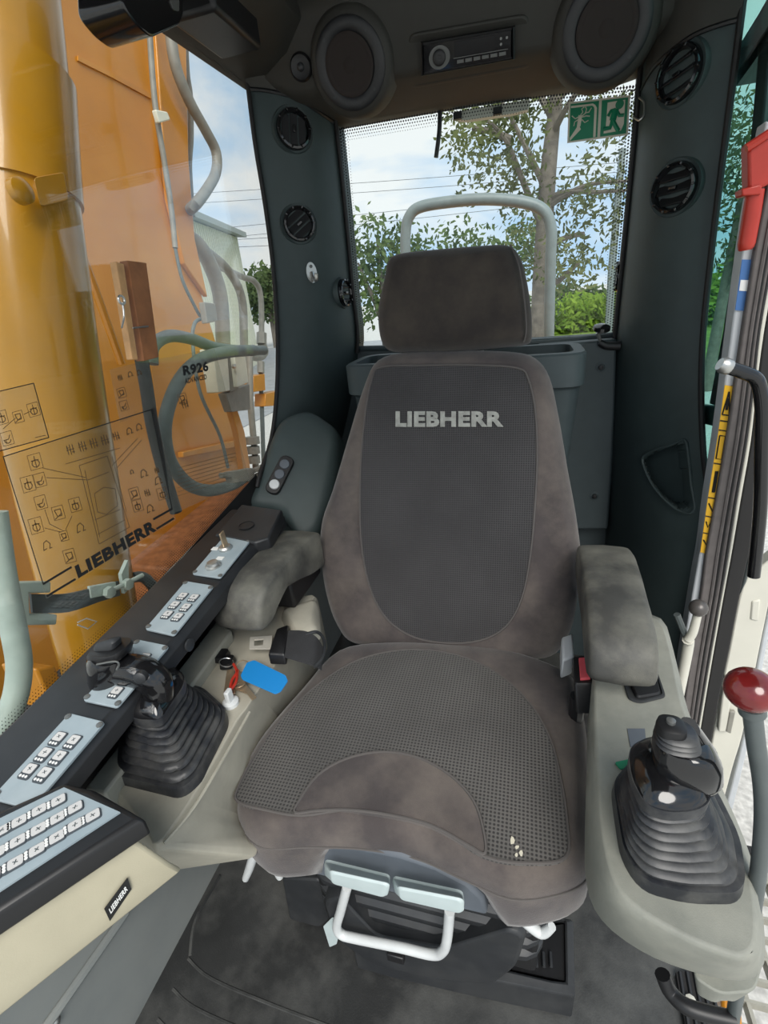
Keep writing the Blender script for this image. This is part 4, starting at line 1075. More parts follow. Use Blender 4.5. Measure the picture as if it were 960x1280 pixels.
tw = thing('tweeter', 'small round black tweeter beside the headliner speaker', 'speaker', l)
obj('tweeter_rim', MB().lathe(l - n * 0.03, n, [(0.024, 0), (0.024, 0.036), (0.020, 0.040), (0.014, 0.038)], 24), 'black_plastic', tw, angle=50)
obj('tweeter_dome', MB().lathe(l + n * 0.008, n, [(0.008, 0), (0.006, 0.004), (0.002, 0.006)], 16), 'dark_plastic', tw, angle=60)

# car radio
rq = [hit(bvh_h, x, y) for x, y in ((527, 52), (644, 32), (644, 73), (528, 94))]
n = rq[0][1]; c4 = [p[0] + n * 0.016 for p in rq]
rd = thing('car_radio', 'black car radio with round dial set in the headliner', 'radio', centroid(c4))
obj('radio_frame', MB().loft([[p - n * 0.02 for p in c4], c4, [p + n * 0.002 for p in shrink(c4, 0.003)], [p - n * 0.003 for p in shrink(c4, 0.006)]]), 'black_plastic', rd)
def rqp(a, b, h=0.0): return (c4[3] * (1 - a) + c4[2] * a) * (1 - b) + (c4[0] * (1 - a) + c4[1] * a) * b + n * h
obj('radio_face', MB().loft([[rqp(a, b, -0.004) for a, b in ((.03, .08), (.97, .08), (.97, .92), (.03, .92))], [rqp(a, b, 0.003) for a, b in ((.04, .1), (.96, .1), (.96, .9), (.04, .9))]]), 'gloss_black', rd)
obj('display', MB().prism([rqp(a, b, 0.003) for a, b in ((.37, .42), (.80, .42), (.80, .85), (.37, .85))], n * 0.001), 'screen_dark', rd)
obj('dial_plate', MB().loft([[rqp(.21 + .115 * math.cos(t), .48 + .36 * math.sin(t), h) for t in [k * math.pi / 12 for k in range(24)]] for h in (0.002, 0.005)]), 'dial_grey', rd)
obj('volume_dial', MB().lathe(rqp(.21, .48, .004), n, [(0.0125, 0), (0.0125, 0.008), (0.010, 0.010), (0.004, 0.009)], 24), 'black_plastic', rd, angle=50)
for k in range(6):
    a = .40 + .088 * k
    obj('radio_button', MB().prism([rqp(x, y, 0.003) for x, y in ((a, .2), (a + .07, .2), (a + .07, .31), (a, .31))], n * 0.0025), 'dial_grey', rd)
for a, b in ((.86, .72), (.86, .55), (.92, .72)):
    obj('radio_button', MB().lathe(rqp(a, b, .003), n, [(0.0022, 0), (0.0022, 0.002)], 10), 'dial_grey', rd)
obj('play_strip', MB().prism([rqp(x, y, 0.003) for x, y in ((.36, .36), (.93, .36), (.93, .385), (.36, .385))], n * 0.001), 'dial_grey', rd)

# emergency exit sign, stuck on the rear glass
EY = WY - 0.002
ex = thing('exit_sign', 'green emergency exit sign with running figure stuck on rear window', 'sign', at(750, 176, Y=EY))
sq = ats([(709, 179), (785, 169), (788, 119), (711, 128)], Y=EY)
def sg(a, b, h=0.0): return (sq[0] * (1 - a) + sq[1] * a) * (1 - b) + (sq[3] * (1 - a) + sq[2] * a) * b + V((0, -h, 0))
sgn = obj('sign_sheet', MB().prism([sg(0, 0), sg(1, 0), sg(1, 1), sg(0, 1)], (0, -0.001, 0)), 'sign_cream', ex)
def spoly(pts, m, h, name='sign_print'):
    return obj(name, MB().prism([sg(a, b, h) for a, b in pts], (0, -0.0003, 0)), m, sgn, smooth=False)
spoly([(.03, .04), (.50, .05), (.50, .95), (.03, .95)], 'sign_green', 0.0012)
spoly([(.545, .05), (.965, .05), (.965, .95), (.545, .95)], 'sign_green', 0.0012)
fr_ = [(.43, .06), (.47, .06), (.47, .78), (.44, .86), (.40, .90), (.04, .90), (.04, .85), (.39, .85), (.42, .81), (.43, .76)]
spoly(fr_, 'sign_cream', 0.0016)
spoly([(.04, .04), (.22, .30), (.19, .40), (.15, .36), (.04, .12)], 'sign_cream', 0.0016)
spoly([(.15, .36), (.21, .38), (.235, .64), (.17, .66)], 'sign_cream', 0.0016)
for pth in (((.20, .64), (.24, .72), (.22, .80), (.26, .84)), ((.22, .62), (.30, .70), (.34, .70), (.38, .80)), ((.22, .60), (.30, .62), (.36, .60)), ((.18, .62), (.12, .58), (.06, .66)), ((.18, .56), (.11, .50), (.10, .40)), ((.23, .54), (.28, .46), (.34, .50)), ((.28, .68), (.30, .78), (.28, .84))):
    obj('sign_print', MB().tube([sg(a, b, 0.0016) for a, b in pth], 0.0011, n=4, smooth=False), 'sign_cream', sgn)
spoly([(.60, .26), (.60, .12), (.88, .14), (.92, .30), (.92, .90), (.64, .88), (.63, .30)], 'sign_cream', 0.0016)
rn = MB()
def limb(pts, w):
    rn.tube([sg(a, b, 0.0022) for a, b in pts], w, n=6, smooth=False)
limb([(.775, .68), (.735, .42)], 0.0075); limb([(.775, .68), (.70, .66), (.655, .54)], 0.0035); limb([(.785, .66), (.84, .52), (.91, .52)], 0.0035)
limb([(.735, .42), (.70, .24), (.59, .23)], 0.0045); limb([(.735, .42), (.79, .26), (.84, .13)], 0.0045)
rn.lathe(sg(.835, .80, 0.0018), (0, -1, 0), [(0.0085, 0), (0.0085, 0.0006)], 16)
obj('running_figure', rn, 'sign_green', sgn, label='dark green running figure')

# small fittings
def coat_hook(l, n, label, name='coat_hook', s=1.0):
    u, w, n = frame_from(n)
    h = thing(name, label, 'hook', l)
    pts = [l + n * 0.001 + u * (0.014 * s * math.cos(t)) + w * (0.024 * s * math.sin(t)) for t in [k * math.pi / 10 for k in range(20)]]
    obj('back_plate', MB().prism(pts, n * 0.003), 'metal', h, angle=30)
    for k in (-1, 1):
        obj('screw', MB().lathe(l + n * 0.004 + w * (k * 0.014 * s), n, [(0.004, 0), (0.004, 0.002), (0.001, 0.003)], 8), 'dial_grey', h)
    obj('hook_prong', MB().tube([l + n * 0.004, l + n * 0.012 * s - w * 0.014 * s, l + n * 0.026 * s - w * 0.020 * s, l + n * 0.032 * s - w * 0.006 * s], [0.006, 0.005, 0.004, 0.005], n=8), 'metal', h)
l, n = hit(bvh_lp, 389, 341); coat_hook(l, n, 'small chrome coat hook screwed to the pillar')
sh = [at(799, 122, Y=1.35), at(805, 128, Y=1.34), at(805, 142, Y=1.335), at(799, 150, Y=1.335), at(792, 146, Y=1.35)]
tag(obj('wire_hook', MB().tube(sh, 0.0022, n=8), 'metal'), 'thin chrome wire hook hanging beside the green exit sign', 'hook')

la = thing('window_latch', 'black lever latch on the rear window sill', 'latch', at(760, 418, Y=1.36))
obj('latch_arm', MB().tube([at(749, 428, Y=1.34), at(758, 432, Y=1.34), at(775, 432, Y=1.34)], [0.008, 0.010, 0.012], n=10), 'black_plastic', la)
obj('latch_stem', MB().tube([at(751, 428, Y=1.34), at(747, 416, Y=1.335)], 0.004, n=8), 'metal', la)
obj('latch_knob', MB().lathe(at(752, 411, Y=1.33), V((0.1, -0.3, 1)), [(0.012, -0.008), (0.020, -0.002), (0.019, 0.006), (0.010, 0.010)], 18), 'gloss_black', la, angle=55)

# storage tray behind the seat
ty = thing('storage_tray', 'grey open storage tray fixed behind the seat under the rear window', 'tray', (-0.14, 1.26, 0.85))
TZ = 1.035
def tray_ring(x0, x1, y0, y1, z, r): return rrect(((x0 + x1) / 2, (y0 + y1) / 2, z), V((1, 0, 0)), V((0, 1, 0)), x1 - x0, y1 - y0, r)
X0, X1, Y0, Y1 = -0.425, 0.128, 1.12, 1.335
obj('tray_shell', MB().loft([tray_ring(X0 + .03, X1 - .03, Y0 + .03, Y1, 0.62, .05), tray_ring(X0 + .012, X1 - .008, Y0 + .01, Y1, TZ - .08, .05), tray_ring(X0 + .010, X1 - .006, Y0 + .008, Y1, TZ - .075, .05), tray_ring(X0, X1, Y0, Y1, TZ - .07, .05), tray_ring(X0, X1, Y0, Y1, TZ - .004, .05), tray_ring(X0 + .004, X1 - .004, Y0 + .004, Y1 - .004, TZ, .05)], True, False), 'rear_plastic', ty, angle=40)
o4 = tray_ring(X0 + .004, X1 - .004, Y0 + .004, Y1 - .004, TZ, .05); i4 = tray_ring(X0 + .022, X1 - .026, Y0 + .026, Y1 - .03, TZ, .035); i5 = tray_ring(X0 + .026, X1 - .03, Y0 + .03, Y1 - .034, TZ - .09, .03)
obj('tray_rim', MB().loft([o4, i4, i5], False, True), 'rear_plastic', ty, angle=40)
obj('tray_divider', MB().box((-0.30, 1.26, TZ - 0.03), 0.012, 0.19, 0.05), 'rear_plastic', ty, bevel=0.003)
obj('tray_divider', MB().box((-0.14, 1.325, TZ - 0.03), 0.46, 0.012, 0.05), 'rear_plastic', ty, bevel=0.003)

# roof camera box by the side window
cbx = thing('roof_unit', 'black rounded box hanging from the roof rail by side window', 'device', at(190, -10, X=-0.50))
f = rpoly(ats([(150, -50), (228, -50), (230, 15), (226, 30), (200, 42), (190, 47), (172, 32), (152, 5)], X=-0.50), 0.01)
obj('unit_shell', MB().loft([f, [p + V((-0.07, 0, 0)) for p in f]]), 'gloss_black', cbx, bevel=0.008)
f = rpoly(ats([(213, 0), (224, 0), (224, 14), (218, 12)], X=-0.498), 0.002)
obj('unit_lens', MB().prism(f, (-0.004, 0, 0)), 'dial_grey', cbx)

# emergency hammer on the door post
hm = thing('emergency_hammer', 'red emergency hammer in its holder on the door post', 'hammer', at(935, 310, Y=0.97))
HY = 0.97
f = ats([(935, 178), (962, 160), (970, 225), (945, 240), (936, 236)], Y=HY)
obj('hammer_holder', MB().prism(f, (0, 0.03, 0)), 'red_plastic', hm, bevel=0.004)
obj('hammer_rim', MB().tube([p + V((0, -0.002, 0)) for p in ats([(932, 186), (945, 178), (965, 164)], Y=HY)], 0.006, n=8), 'red_plastic', hm)
obj('hammer_clip', MB().prism(ats([(927, 236), (953, 230), (952, 243), (928, 245)], Y=HY - 0.006), (0, 0.03, 0)), 'red_plastic', hm, bevel=0.002)
obj('hammer_handle', MB().tube(ats([(944, 238), (939, 270), (933, 305), (932, 313)], Y=HY + 0.01), [0.012, 0.0125, 0.012, 0.008], n=12), 'red_plastic', hm)

# stickers on the post
def along(t, k):
    i = min(int(t), len(Lw) - 2); f = t - i
    a = V((*Lw[i], 0)) * (1 - f) + V((*Lw[i + 1], 0)) * f; b = V((*Rw[i], 0)) * (1 - f) + V((*Rw[i + 1], 0)) * f
    p = a * (1 - k) + b * k
    return at(p.x, p.y, Y=DY - 0.0012)
def post_sticker(name, t0, t1, m, label, cat, k0=0.02, k1=0.98, ell_=False):
    n = 10
    th_ = thing(name, label, cat, along(t1, 0.5))
    L = []; R = []
    for i in range(n + 1):
        u = i / n; t = t0 + (t1 - t0) * u
        w = (math.sqrt(max(0.02, 1 - (2 * u - 1) ** 2)) if ell_ else 1.0) * (k1 - k0) / 2; c = (k0 + k1) / 2
        L.append(along(t, c - w)); R.append(along(t, c + w))
    sh_ = obj('sticker_sheet', MB().strip(L, R, (0, -0.0012, 0)), m, th_)
    return th_, sh_
_, s = post_sticker('warning_label', 3.95, 7.0, 'sticker_yellow', 'narrow yellow warning label with black pictograms on door post', 'label')
pm = MB()
def ps(pts, w=0.0012):
    pm.tube([along(t, k) + V((0, -0.002, 0)) for t, k in pts], w, n=4, smooth=False)
for t in (4.62, 4.80, 5.38, 5.95, 6.3, 6.62): ps([(t, .03), (t, .97)])
ps([(4.05, .5), (4.5, .15)]); ps([(4.05, .5), (4.5, .85)]); ps([(4.5, .15), (4.5, .85)]); ps([(4.18, .5), (4.4, .5)], 0.002)
ps([(4.9, .2), (4.9, .8), (5.3, .8), (5.3, .2), (4.9, .2)]); ps([(5.5, .5), (5.85, .5)], 0.003); ps([(6.05, .2), (6.2, .8)]); ps([(6.4, .2), (6.5, .5), (6.4, .8)]); ps([(6.75, .2), (6.85, .8)])
obj('pictograms', pm, 'print_black', s)
_, s = post_sticker('instruction_label', 2.05, 2.75, 'sticker_blue', 'small blue round instruction labels on the white door post', 'label', 0.05, 0.95, False)
obj('pictogram', MB().strip([along(t, .15) + V((0, -0.0014, 0)) for t in (2.33, 2.48)], [along(t, .9) + V((0, -0.0014, 0)) for t in (2.33, 2.48)], (0, -0.0006, 0)), 'print_white', s)

# levers and handles by the door
gh = thing('grab_handle', 'glossy black bent grab handle on the door frame', 'handle', at(940, 600, Y=0.93))
obj('handle_bar', MB().tube(ats([(910, 459), (925, 464), (943, 472), (950, 486), (953, 515), (952, 560), (950, 640), (942, 720)], Y=0.93), 0.0108, n=14), 'gloss_black', gh)
obj('handle_tip', MB().lathe(at(908, 458, Y=0.93), (ray(925, 464) - ray(908, 458)), [(0.010, -0.012), (0.013, -0.006), (0.013, 0.004), (0.010, 0.008)], 14), 'metal', gh)

bv = thing('ball_lever', 'small black ball lever on pale rod beside the door seal', 'lever', at(859, 800, Y=0.85))
obj('lever_rod', MB().tube(ats([(872, 768), (866, 790), (860, 800)], Y=0.85), [0.007, 0.008, 0.008], n=10), 'ivory_paint', bv)
obj('ball_knob', MB().lathe(at(873, 760, Y=0.85), (0, 0, 1), [(0.016 * math.sin(t), -0.016 * math.cos(t)) for t in [math.pi * k / 10 for k in range(11)]], 20), 'knob_grey', bv, angle=80)
obj('lever_base', MB().tube([at(860, 800, Y=0.85), at(856, 830, Y=0.86), V((at(850, 870, Y=0.87).x, 0.87, 0.0))], 0.010, n=10), 'ivory_paint', bv)
obj('lever_link', MB().tube(ats([(846, 768), (858, 798)], Y=0.86), 0.006, n=8), 'tube_grey', bv)

ll = thing('safety_lever', 'grey bent safety lever with dark red ball knob by the door', 'lever', at(915, 1280, Y=0.30))
LY = 0.36
path = ats([(940, 886), (945, 930), (953, 985), (953, 1040), (944, 1120), (931, 1190), (918, 1260), (908, 1330)], Y=LY)
obj('lever_tube', MB().tube(path, 0.0072, n=14), 'tube_grey', ll)
kn = at(938, 862, Y=LY); kx = (at(940, 886, Y=LY) - kn).normalized()
obj('ball_knob', MB().lathe(kn, -kx, [(0.0190 * math.sin(t), -0.0172 * math.cos(t)) for t in [math.pi * k / 12 for k in range(13)]], 26), 'knob_red', ll, angle=80)
obj('knob_ferrule', MB().lathe(kn + kx * 0.017, kx, [(0.010, 0), (0.010, 0.008), (0.0074, 0.010)], 18), 'tube_grey', ll)
obj('lever_link', MB().tube([at(828, 1218, Z=0.38), at(838, 1240, Z=0.36), at(862, 1260, Z=0.36), at(918, 1275, Z=0.36)], 0.009, n=12), 'black_plastic', ll)

# floor edge and step outside the door
fe = thing('floor_edge_plate', 'dark ribbed floor edge plate with pale bolts beside the door sill', 'plate', at(880, 1240, Z=0.0))
obj('edge_sheet', MB().prism(ats([(845, 1215), (878, 1211), (908, 1300), (860, 1300)], Z=0.012), (0, 0, -0.01)), 'seal_black', fe)
for k in range(5):
    obj('edge_rib', MB().tube(ats([(850 + 9 * k, 1215), (862 + 10 * k, 1290)], Z=0.014), 0.003, n=6, smooth=False), 'dark_plastic', fe)
for x, y in ((863, 1252), (878, 1218)):
    obj('bolt', MB().lathe(at(x, y, Z=0.015), (0, 0, 1), [(0.009, 0), (0.009, 0.005), (0.004, 0.007)], 8), 'ivory_paint', fe)
st = thing('step_grating', 'pale steel step grating outside the door above the gravel', 'grating', (0.62, 0.55, -0.35))
GZs = -0.32
a0 = at(906, 1085, Z=GZs); 
for k in range(7):
    obj('bearing_bar', MB().box((a0.x - 0.12 + 0.07 * k, a0.y - 0.36, GZs), 0.008, 0.80, 0.03), 'grating', st)
for k in range(17):
    obj('cross_bar', MB().box((a0.x + 0.09, a0.y + 0.02 - 0.045 * k, GZs + 0.004), 0.44, 0.006, 0.024), 'grating', st)
obj('frame_edge', MB().box((a0.x + 0.09, a0.y + 0.05, GZs), 0.46, 0.02, 0.05), 'seal_black', st)
tag(obj('track_frame_part', MB().prism(ats([(900, 1236), (925, 1236), (930, 1300), (905, 1300)], Z=-0.10), (0, 0, -0.08)), 'boom_orange', bevel=0.006), 'small orange painted machine frame piece below the door sill', 'machine part')

# ================================================================ PRINTED FILMS ON THE SIDE WINDOW
FX = LX + 0.0022
def film(name, quad, label, cat='sticker'):
    q = ats(quad, X=FX)
    t = thing(name, label, cat, centroid(q))
    obj('film_sheet', MB().prism(q, (0.0006, 0, 0)), 'film', t, smooth=False)
    return t
def strokes(lines, w, m, parent, name):
    """flat printed lines, w pixels wide in the photograph, laid on the film"""
    mb = MB()
    for L in lines:
        for a, b in zip(L[:-1], L[1:]):
            a2, b2 = V((a[0], a[1], 0)), V((b[0], b[1], 0)); d = (b2 - a2)
            if d.length < 1e-6: continue
            s = V((-d.y, d.x, 0)).normalized() * w / 2; e = d.normalized() * w * 0.2
            mb.add([at(p.x, p.y, X=FX + 0.0010) for p in (a2 - s - e, b2 - s + e, b2 + s + e, a2 + s - e)], [[0, 1, 2, 3]])
    return obj(name, mb, m, parent, smooth=False)
def icon(x, y, s, kind):
    c, d = math.cos(-0.27) * s, math.sin(-0.27) * s
    def P(u, v): return (x + u * c - v * d, y + u * d + v * c)
    box = [P(-1, -1.2), P(1, -1.2), P(1, 1.2), P(-1, 1.2), P(-1, -1.2)]
    ring = [P(.6 * math.cos(t), .6 * math.sin(t) + .3) for t in [k * .785 for k in range(9)]]
    k = kind % 5
    if k == 0: return [box], [ring, [P(0, -.9), P(0, 1)], [P(-.6, -.2), P(.6, -.2)]]
    if k == 1: return [box], [[P(-.7, .2), P(.2, .2), P(.6, -.5)], [P(-.3, .2), P(-.3, .9)], ring[:5]]
    if k == 2: return [box], [[P(-.6, -.6), P(.5, -.6), P(.5, .6), P(-.3, .6), P(-.6, -.6)], [P(-.9, 1), P(.6, .2)]]
    if k == 3: return [], [[P(-.8, .7), P(-.5, -.6), P(.1, -.9), P(.6, -.2)], [P(.6, -.2), P(.3, .6), P(.8, .5)], [P(-.8, .7), P(-.2, .5)]]
    return [], [[P(-.5, -.8), P(-.5, .8)], [P(0, -.9), P(0, .9)], [P(.5, -.8), P(.5, .8)], [P(-.7, 0), P(.7, 0)], [P(-.6, -.4), P(-.2, -.4)], [P(.2, .5), P(.7, .5)]]
def icons(lst, parent):
    thin, bold = [], []
    for i, (x, y, s, k) in enumerate(lst):
        a, b = icon(x, y, s, k); thin += a; bold += b
    if thin: strokes(thin, 0.6, 'print_brown', parent, 'icon_frames')['kind'] = 'stuff'
    strokes(bold, 1.05, 'print_brown', parent, 'icons')['kind'] = 'stuff'
f1 = film('control_diagram', [(3, 570), (189, 511), (219, 650), (58, 748)], 'clear printed film with control diagram and bold LIEBHERR lettering on side window')
strokes([[(54, 730), (4, 571), (189, 512), (215, 635)]], 1.2, 'print_black', f1, 'border_line')
strokes([[(54, 730), (89, 709)], [(59, 745), (94, 724)], [(192, 649), (215, 636)], [(196, 661), (217, 648)]], 2.6, 'print_black', f1, 'lettering_bars')
lg = MB(); text_quad(lg, 'LIEBHERR', ats([(98, 723), (196, 663), (191, 649), (93, 708)], X=FX + 0.001), offset=0.055)
obj('lettering', lg, 'print_black', f1, smooth=False, label='bold black LIEBHERR lettering')
icons([(44, 577, 8, 0), (35, 605, 8, 0), (50, 600, 7, 1), (51, 628, 7, 1), (73, 641, 7, 2), (94, 631, 7, 0), (45, 657, 8, 0), (59, 682, 7, 3), (101, 660, 7, 3), (87, 695, 7, 2), (88, 562, 7, 4), (103, 558, 7, 4), (117, 554, 7, 4), (131, 550, 7, 4), (145, 545, 6, 4), (162, 539, 5, 3), (174, 534, 5, 3), (180, 592, 6, 3), (168, 617, 6, 2), (184, 616, 5, 4), (198, 601, 6, 3), (203, 617, 6, 0), (172, 632, 6, 0), (188, 636, 6, 3), (80, 670, 5, 2), (165, 590, 3, 3), (196, 588, 4, 4)], f1)
strokes([[(53, 585), (108, 597)], [(58, 597), (110, 600)], [(110, 600), (136, 590)], [(56, 637), (62, 655), (80, 664)], [(90, 645), (82, 662)], [(56, 660), (76, 665)], [(82, 580), (150, 560)], [(140, 582), (172, 548)], [(146, 585), (177, 550)],
         [(99, 582), (134, 570), (162, 659), (124, 680), (99, 582)], [(106, 588), (113, 620), (125, 672)], [(118, 617), (130, 609), (144, 611), (147, 632), (133, 643), (122, 640), (118, 617)], [(118, 650), (150, 637)], [(122, 668), (156, 650)], [(140, 570), (158, 640)]], 0.7, 'print_brown', f1, 'diagram_lines')
f2 = film('diagram_film', [(-30, 496), (42, 479), (61, 547), (-12, 567)], 'small square printed film with pictograms and black outline above the big diagram')
strokes([[(-30, 496), (42, 479), (61, 547), (-12, 567)]], 1.2, 'print_black', f2, 'border_line')
icons([(23, 521, 6, 2), (42, 512, 7, 0), (2, 522, 7, 0), (9, 548, 7, 1)], f2)
strokes([[(4, 536), (20, 522)], [(30, 518), (38, 514)], [(44, 547), (57, 544)]], 0.8, 'print_brown', f2, 'diagram_lines')
f3 = film('type_film', [(188, 451), (268, 435), (312, 600), (216, 642)], 'clear film with R926 ADVANCED lettering in front of the grey hose loop')
lg = MB(); text_quad(lg, 'R926', ats([(229.5, 470), (261, 464), (259.5, 451), (228, 457)], X=FX + 0.001), offset=0.045)
text_quad(lg, 'ADVANCED', ats([(231.5, 480), (258.5, 474), (258, 467.5), (230.5, 473.5)], X=FX + 0.001), offset=0.035)
obj('lettering', lg, 'print_black', f3, smooth=False, label='black R926 ADVANCED lettering')
icons([(231, 505, 6, 4), (228, 498, 5, 2)], f3)
strokes([[(222, 585 + 5 * k), (295 - 2 * k, 566 + 5 * k)] for k in range(8)], 0.5, 'print_brown', f3, 'fine_print')
f4 = film('load_chart_film', [(137, 462), (184, 450), (196, 508), (150, 528)], 'small printed film with faint symbols beside the black hose')
icons([(152, 491, 5, 2), (155, 507, 5, 1), (150, 472, 4, 4), (163, 468, 4, 3), (174, 466, 4, 3)], f4)

# wooden clothes peg fixed to the window
pg = thing('clothes_peg', 'brown wooden clothes peg with wire spring on side window', 'peg', at(165, 450, X=-0.605))
obj('peg_jaw', MB().prism(ats([(137, 328), (147, 331), (165, 450), (158, 450)], X=-0.608), (0.012, 0, 0)), 'pale_wood', pg, bevel=0.001)
obj('peg_jaw', MB().prism(ats([(149, 327), (173, 330), (189, 447), (170, 452)], X=-0.610), (0.016, 0, 0)), 'rust_wood', pg, bevel=0.001)
ringt(at(152, 375, X=-0.592), 0.006, (1, 0, 0), 'metal', 0.0018, pg, 'spring_coil')
obj('spring_wire', MB().tube(ats([(153, 378), (155, 395), (152, 410)], X=-0.592), 0.0014, n=6), 'metal', pg)
obj('spring_wire', MB().tube(ats([(166, 410), (185, 408)], X=-0.592), 0.0014, n=6), 'metal', pg)

# ================================================================ THE MACHINE OUTSIDE THE SIDE WINDOW
BX = -1.50
bm_ = thing('excavator_boom', 'broad orange painted steel boom standing outside the side window', 'boom', at(100, 880, X=BX))
poly = [(-60, -60), (226, -60), (227, 60), (230, 200), (238, 300), (254, 372), (272, 432), (288, 500), (306, 588), (330, 640), (330, 700), (250, 760), (160, 830), (60, 900), (-60, 900)]
obj('boom_plate', MB().prism(ats(poly, X=BX), (-0.35, 0, 0)), 'boom_orange', bm_, bevel=0.012)
obj('boom_edge', MB().strip(ats([(186, -60), (188, 40), (196, 150), (205, 250), (225, 330)], X=BX + 0.002), ats([(226, -60), (227, 60), (230, 200), (238, 300), (254, 372)], X=BX + 0.002), (0.025, 0, 0)), 'boom_orange', bm_, bevel=0.004)
obj('weld_flange', MB().strip(ats([(96, 70), (140, 92), (188, 118)], X=BX + 0.001), ats([(96, 76), (140, 98), (188, 124)], X=BX + 0.001), (0.006, 0, 0)), 'boom_orange', bm_)
obj('lower_rib', MB().strip(ats([(222, 565), (300, 548)], X=BX + 0.001), ats([(222, 572), (302, 556)], X=BX + 0.001), (0.03, 0, 0)), 'boom_orange', bm_, bevel=0.003)
obj('side_flange', MB().strip(ats([(277, 495), (290, 540), (298, 590)], X=-1.30), ats([(284, 495), (299, 540), (307, 590)], X=-1.30), (0.03, 0, 0)), 'boom_orange', bm_, bevel=0.003)
obj('hand_bar', MB().tube(ats([(92, 290), (120, 365), (152, 455)], X=-1.25), 0.012, n=8), 'boom_orange', bm_)

CX_ = -1.02
cyl = thing('boom_cylinder', 'thick yellow hydraulic cylinder leaning in front of the boom', 'cylinder', at(120, 880, X=CX_))
axp = ats([(-8, -60), (2, 20), (12, 105)], X=CX_)
obj('cylinder_head', MB().tube(axp, 0.106, n=40, smooth=False), 'cylinder_yellow', cyl, angle=60)
axp = ats([(10, 90), (17, 170), (25, 245)], X=CX_)
obj('cylinder_collar', MB().tube(axp, [0.118, 0.116, 0.114], n=40, smooth=False), 'cylinder_yellow', cyl, angle=60)
axp = ats([(24, 235), (38, 330), (60, 470), (88, 620), (112, 740), (136, 850)], X=CX_)
obj('cylinder_tube', MB().tube(axp, [0.108, 0.108, 0.108, 0.106, 0.100, 0.092], n=40, sub=3), 'cylinder_yellow', cyl, angle=60)
obj('lug_block', MB().loft([rpoly(ats([(42, 222), (80, 215), (86, 250), (50, 258)], X=CX_ + d), 0.008) for d in (0.05, 0.115)]), 'cylinder_yellow', cyl, bevel=0.006)
obj('boss', MB().lathe(at(22, 240, X=CX_ + 0.10), (1, 0, 0.1), [(0.022, 0), (0.022, 0.015), (0.012, 0.020)], 20), 'cylinder_yellow', cyl, angle=50)
obj('white_mark', MB().tube(ats([(97, 778), (108, 773), (121, 777), (110, 786), (97, 781)], X=CX_ + 0.112), 0.0015, n=4, smooth=False), 'print_white', cyl)
obj('foot_plate', MB().prism(ats([(44, 836), (70, 832), (88, 880), (66, 888)], X=-0.95), (-0.1, 0, 0)), 'boom_orange', cyl, bevel=0.006)

cl = thing('pipe_clamp', 'pale green steel band clamp round the yellow cylinder', 'clamp', at(100, 780, X=-0.88))
obj('clamp_bracket', MB().prism(ats([(5, 728), (64, 727), (64, 741), (37, 742), (38, 768), (72, 768), (71, 781), (18, 782)], X=-0.86), (-0.03, 0, 0)), 'pale_green_paint', cl, bevel=0.003)
obj('clamp_band', MB().strip(catmull([at(36, 742, X=-0.89), at(80, 742, X=-0.875), at(120, 733, X=-0.88), at(146, 726, X=-0.90)], sub=4), catmull([at(38, 766, X=-0.89), at(82, 765, X=-0.875), at(122, 752, X=-0.88), at(148, 744, X=-0.90)], sub=4), (0.006, 0, 0)), 'tube_grey', cl)
obj('clamp_plate', MB().prism(ats([(112, 733), (145, 727), (146, 742), (114, 748)], X=-0.868), (-0.008, 0, 0)), 'pale_green_paint', cl, bevel=0.002)
obj('clamp_bolt', MB().tube(ats([(132, 741), (152, 732), (178, 719)], X=-0.862), 0.0055, n=8), 'pale_green_paint', cl)
for x, y in ((134, 740), (157, 730)):
    obj('clamp_nut', MB().lathe(at(x, y, X=-0.866), (1, 0, 0), [(0.013, 0), (0.013, 0.012), (0.006, 0.013)], 6), 'pale_green_paint', cl)
obj('clamp_ear', MB().prism(ats([(152, 718), (160, 700), (162, 735), (156, 742)], X=-0.88), (-0.01, 0, 0)), 'pale_green_paint', cl)

tag(obj('hand_rail', MB().tube(ats([(-8, 640), (4, 720), (18, 790), (24, 830), (20, 868), (6, 905), (-12, 945), (-20, 1000)], X=-0.80), 0.019, n=16), 'pale_green_paint'), 'bent pale green handrail tube just outside the side window', 'handrail')

# deck of the machine below
dk = MB(); dk.prism([V((-2.6, -0.6, -0.25)), V((-0.70, -0.6, -0.25)), V((-0.70, 2.4, -0.25)), V((-2.6, 2.4, -0.25))], (0, 0, -0.12))
deck = thing('machine_deck', 'dark steel deck of the machine below the boom', 'deck', (-1.6, 0.9, -0.37))
obj('deck_plate', dk, 'dark_plastic', deck)
obj('boom_foot', MB().prism([V((-1.9, 1.2, -0.25)), V((-1.9, 2.2, -0.25)), V((-1.9, 2.1, 0.35)), V((-1.9, 1.3, 0.30))], (0.7, 0, 0)), 'rust_wood', deck, bevel=0.01)
obj('boom_foot', MB().prism([V((-1.3, 0.3, -0.25)), V((-1.3, 1.0, -0.25)), V((-1.3, 0.9, 0.28)), V((-1.3, 0.35, 0.20))], (0.25, 0, 0)), 'dark_plastic', deck, bevel=0.01)

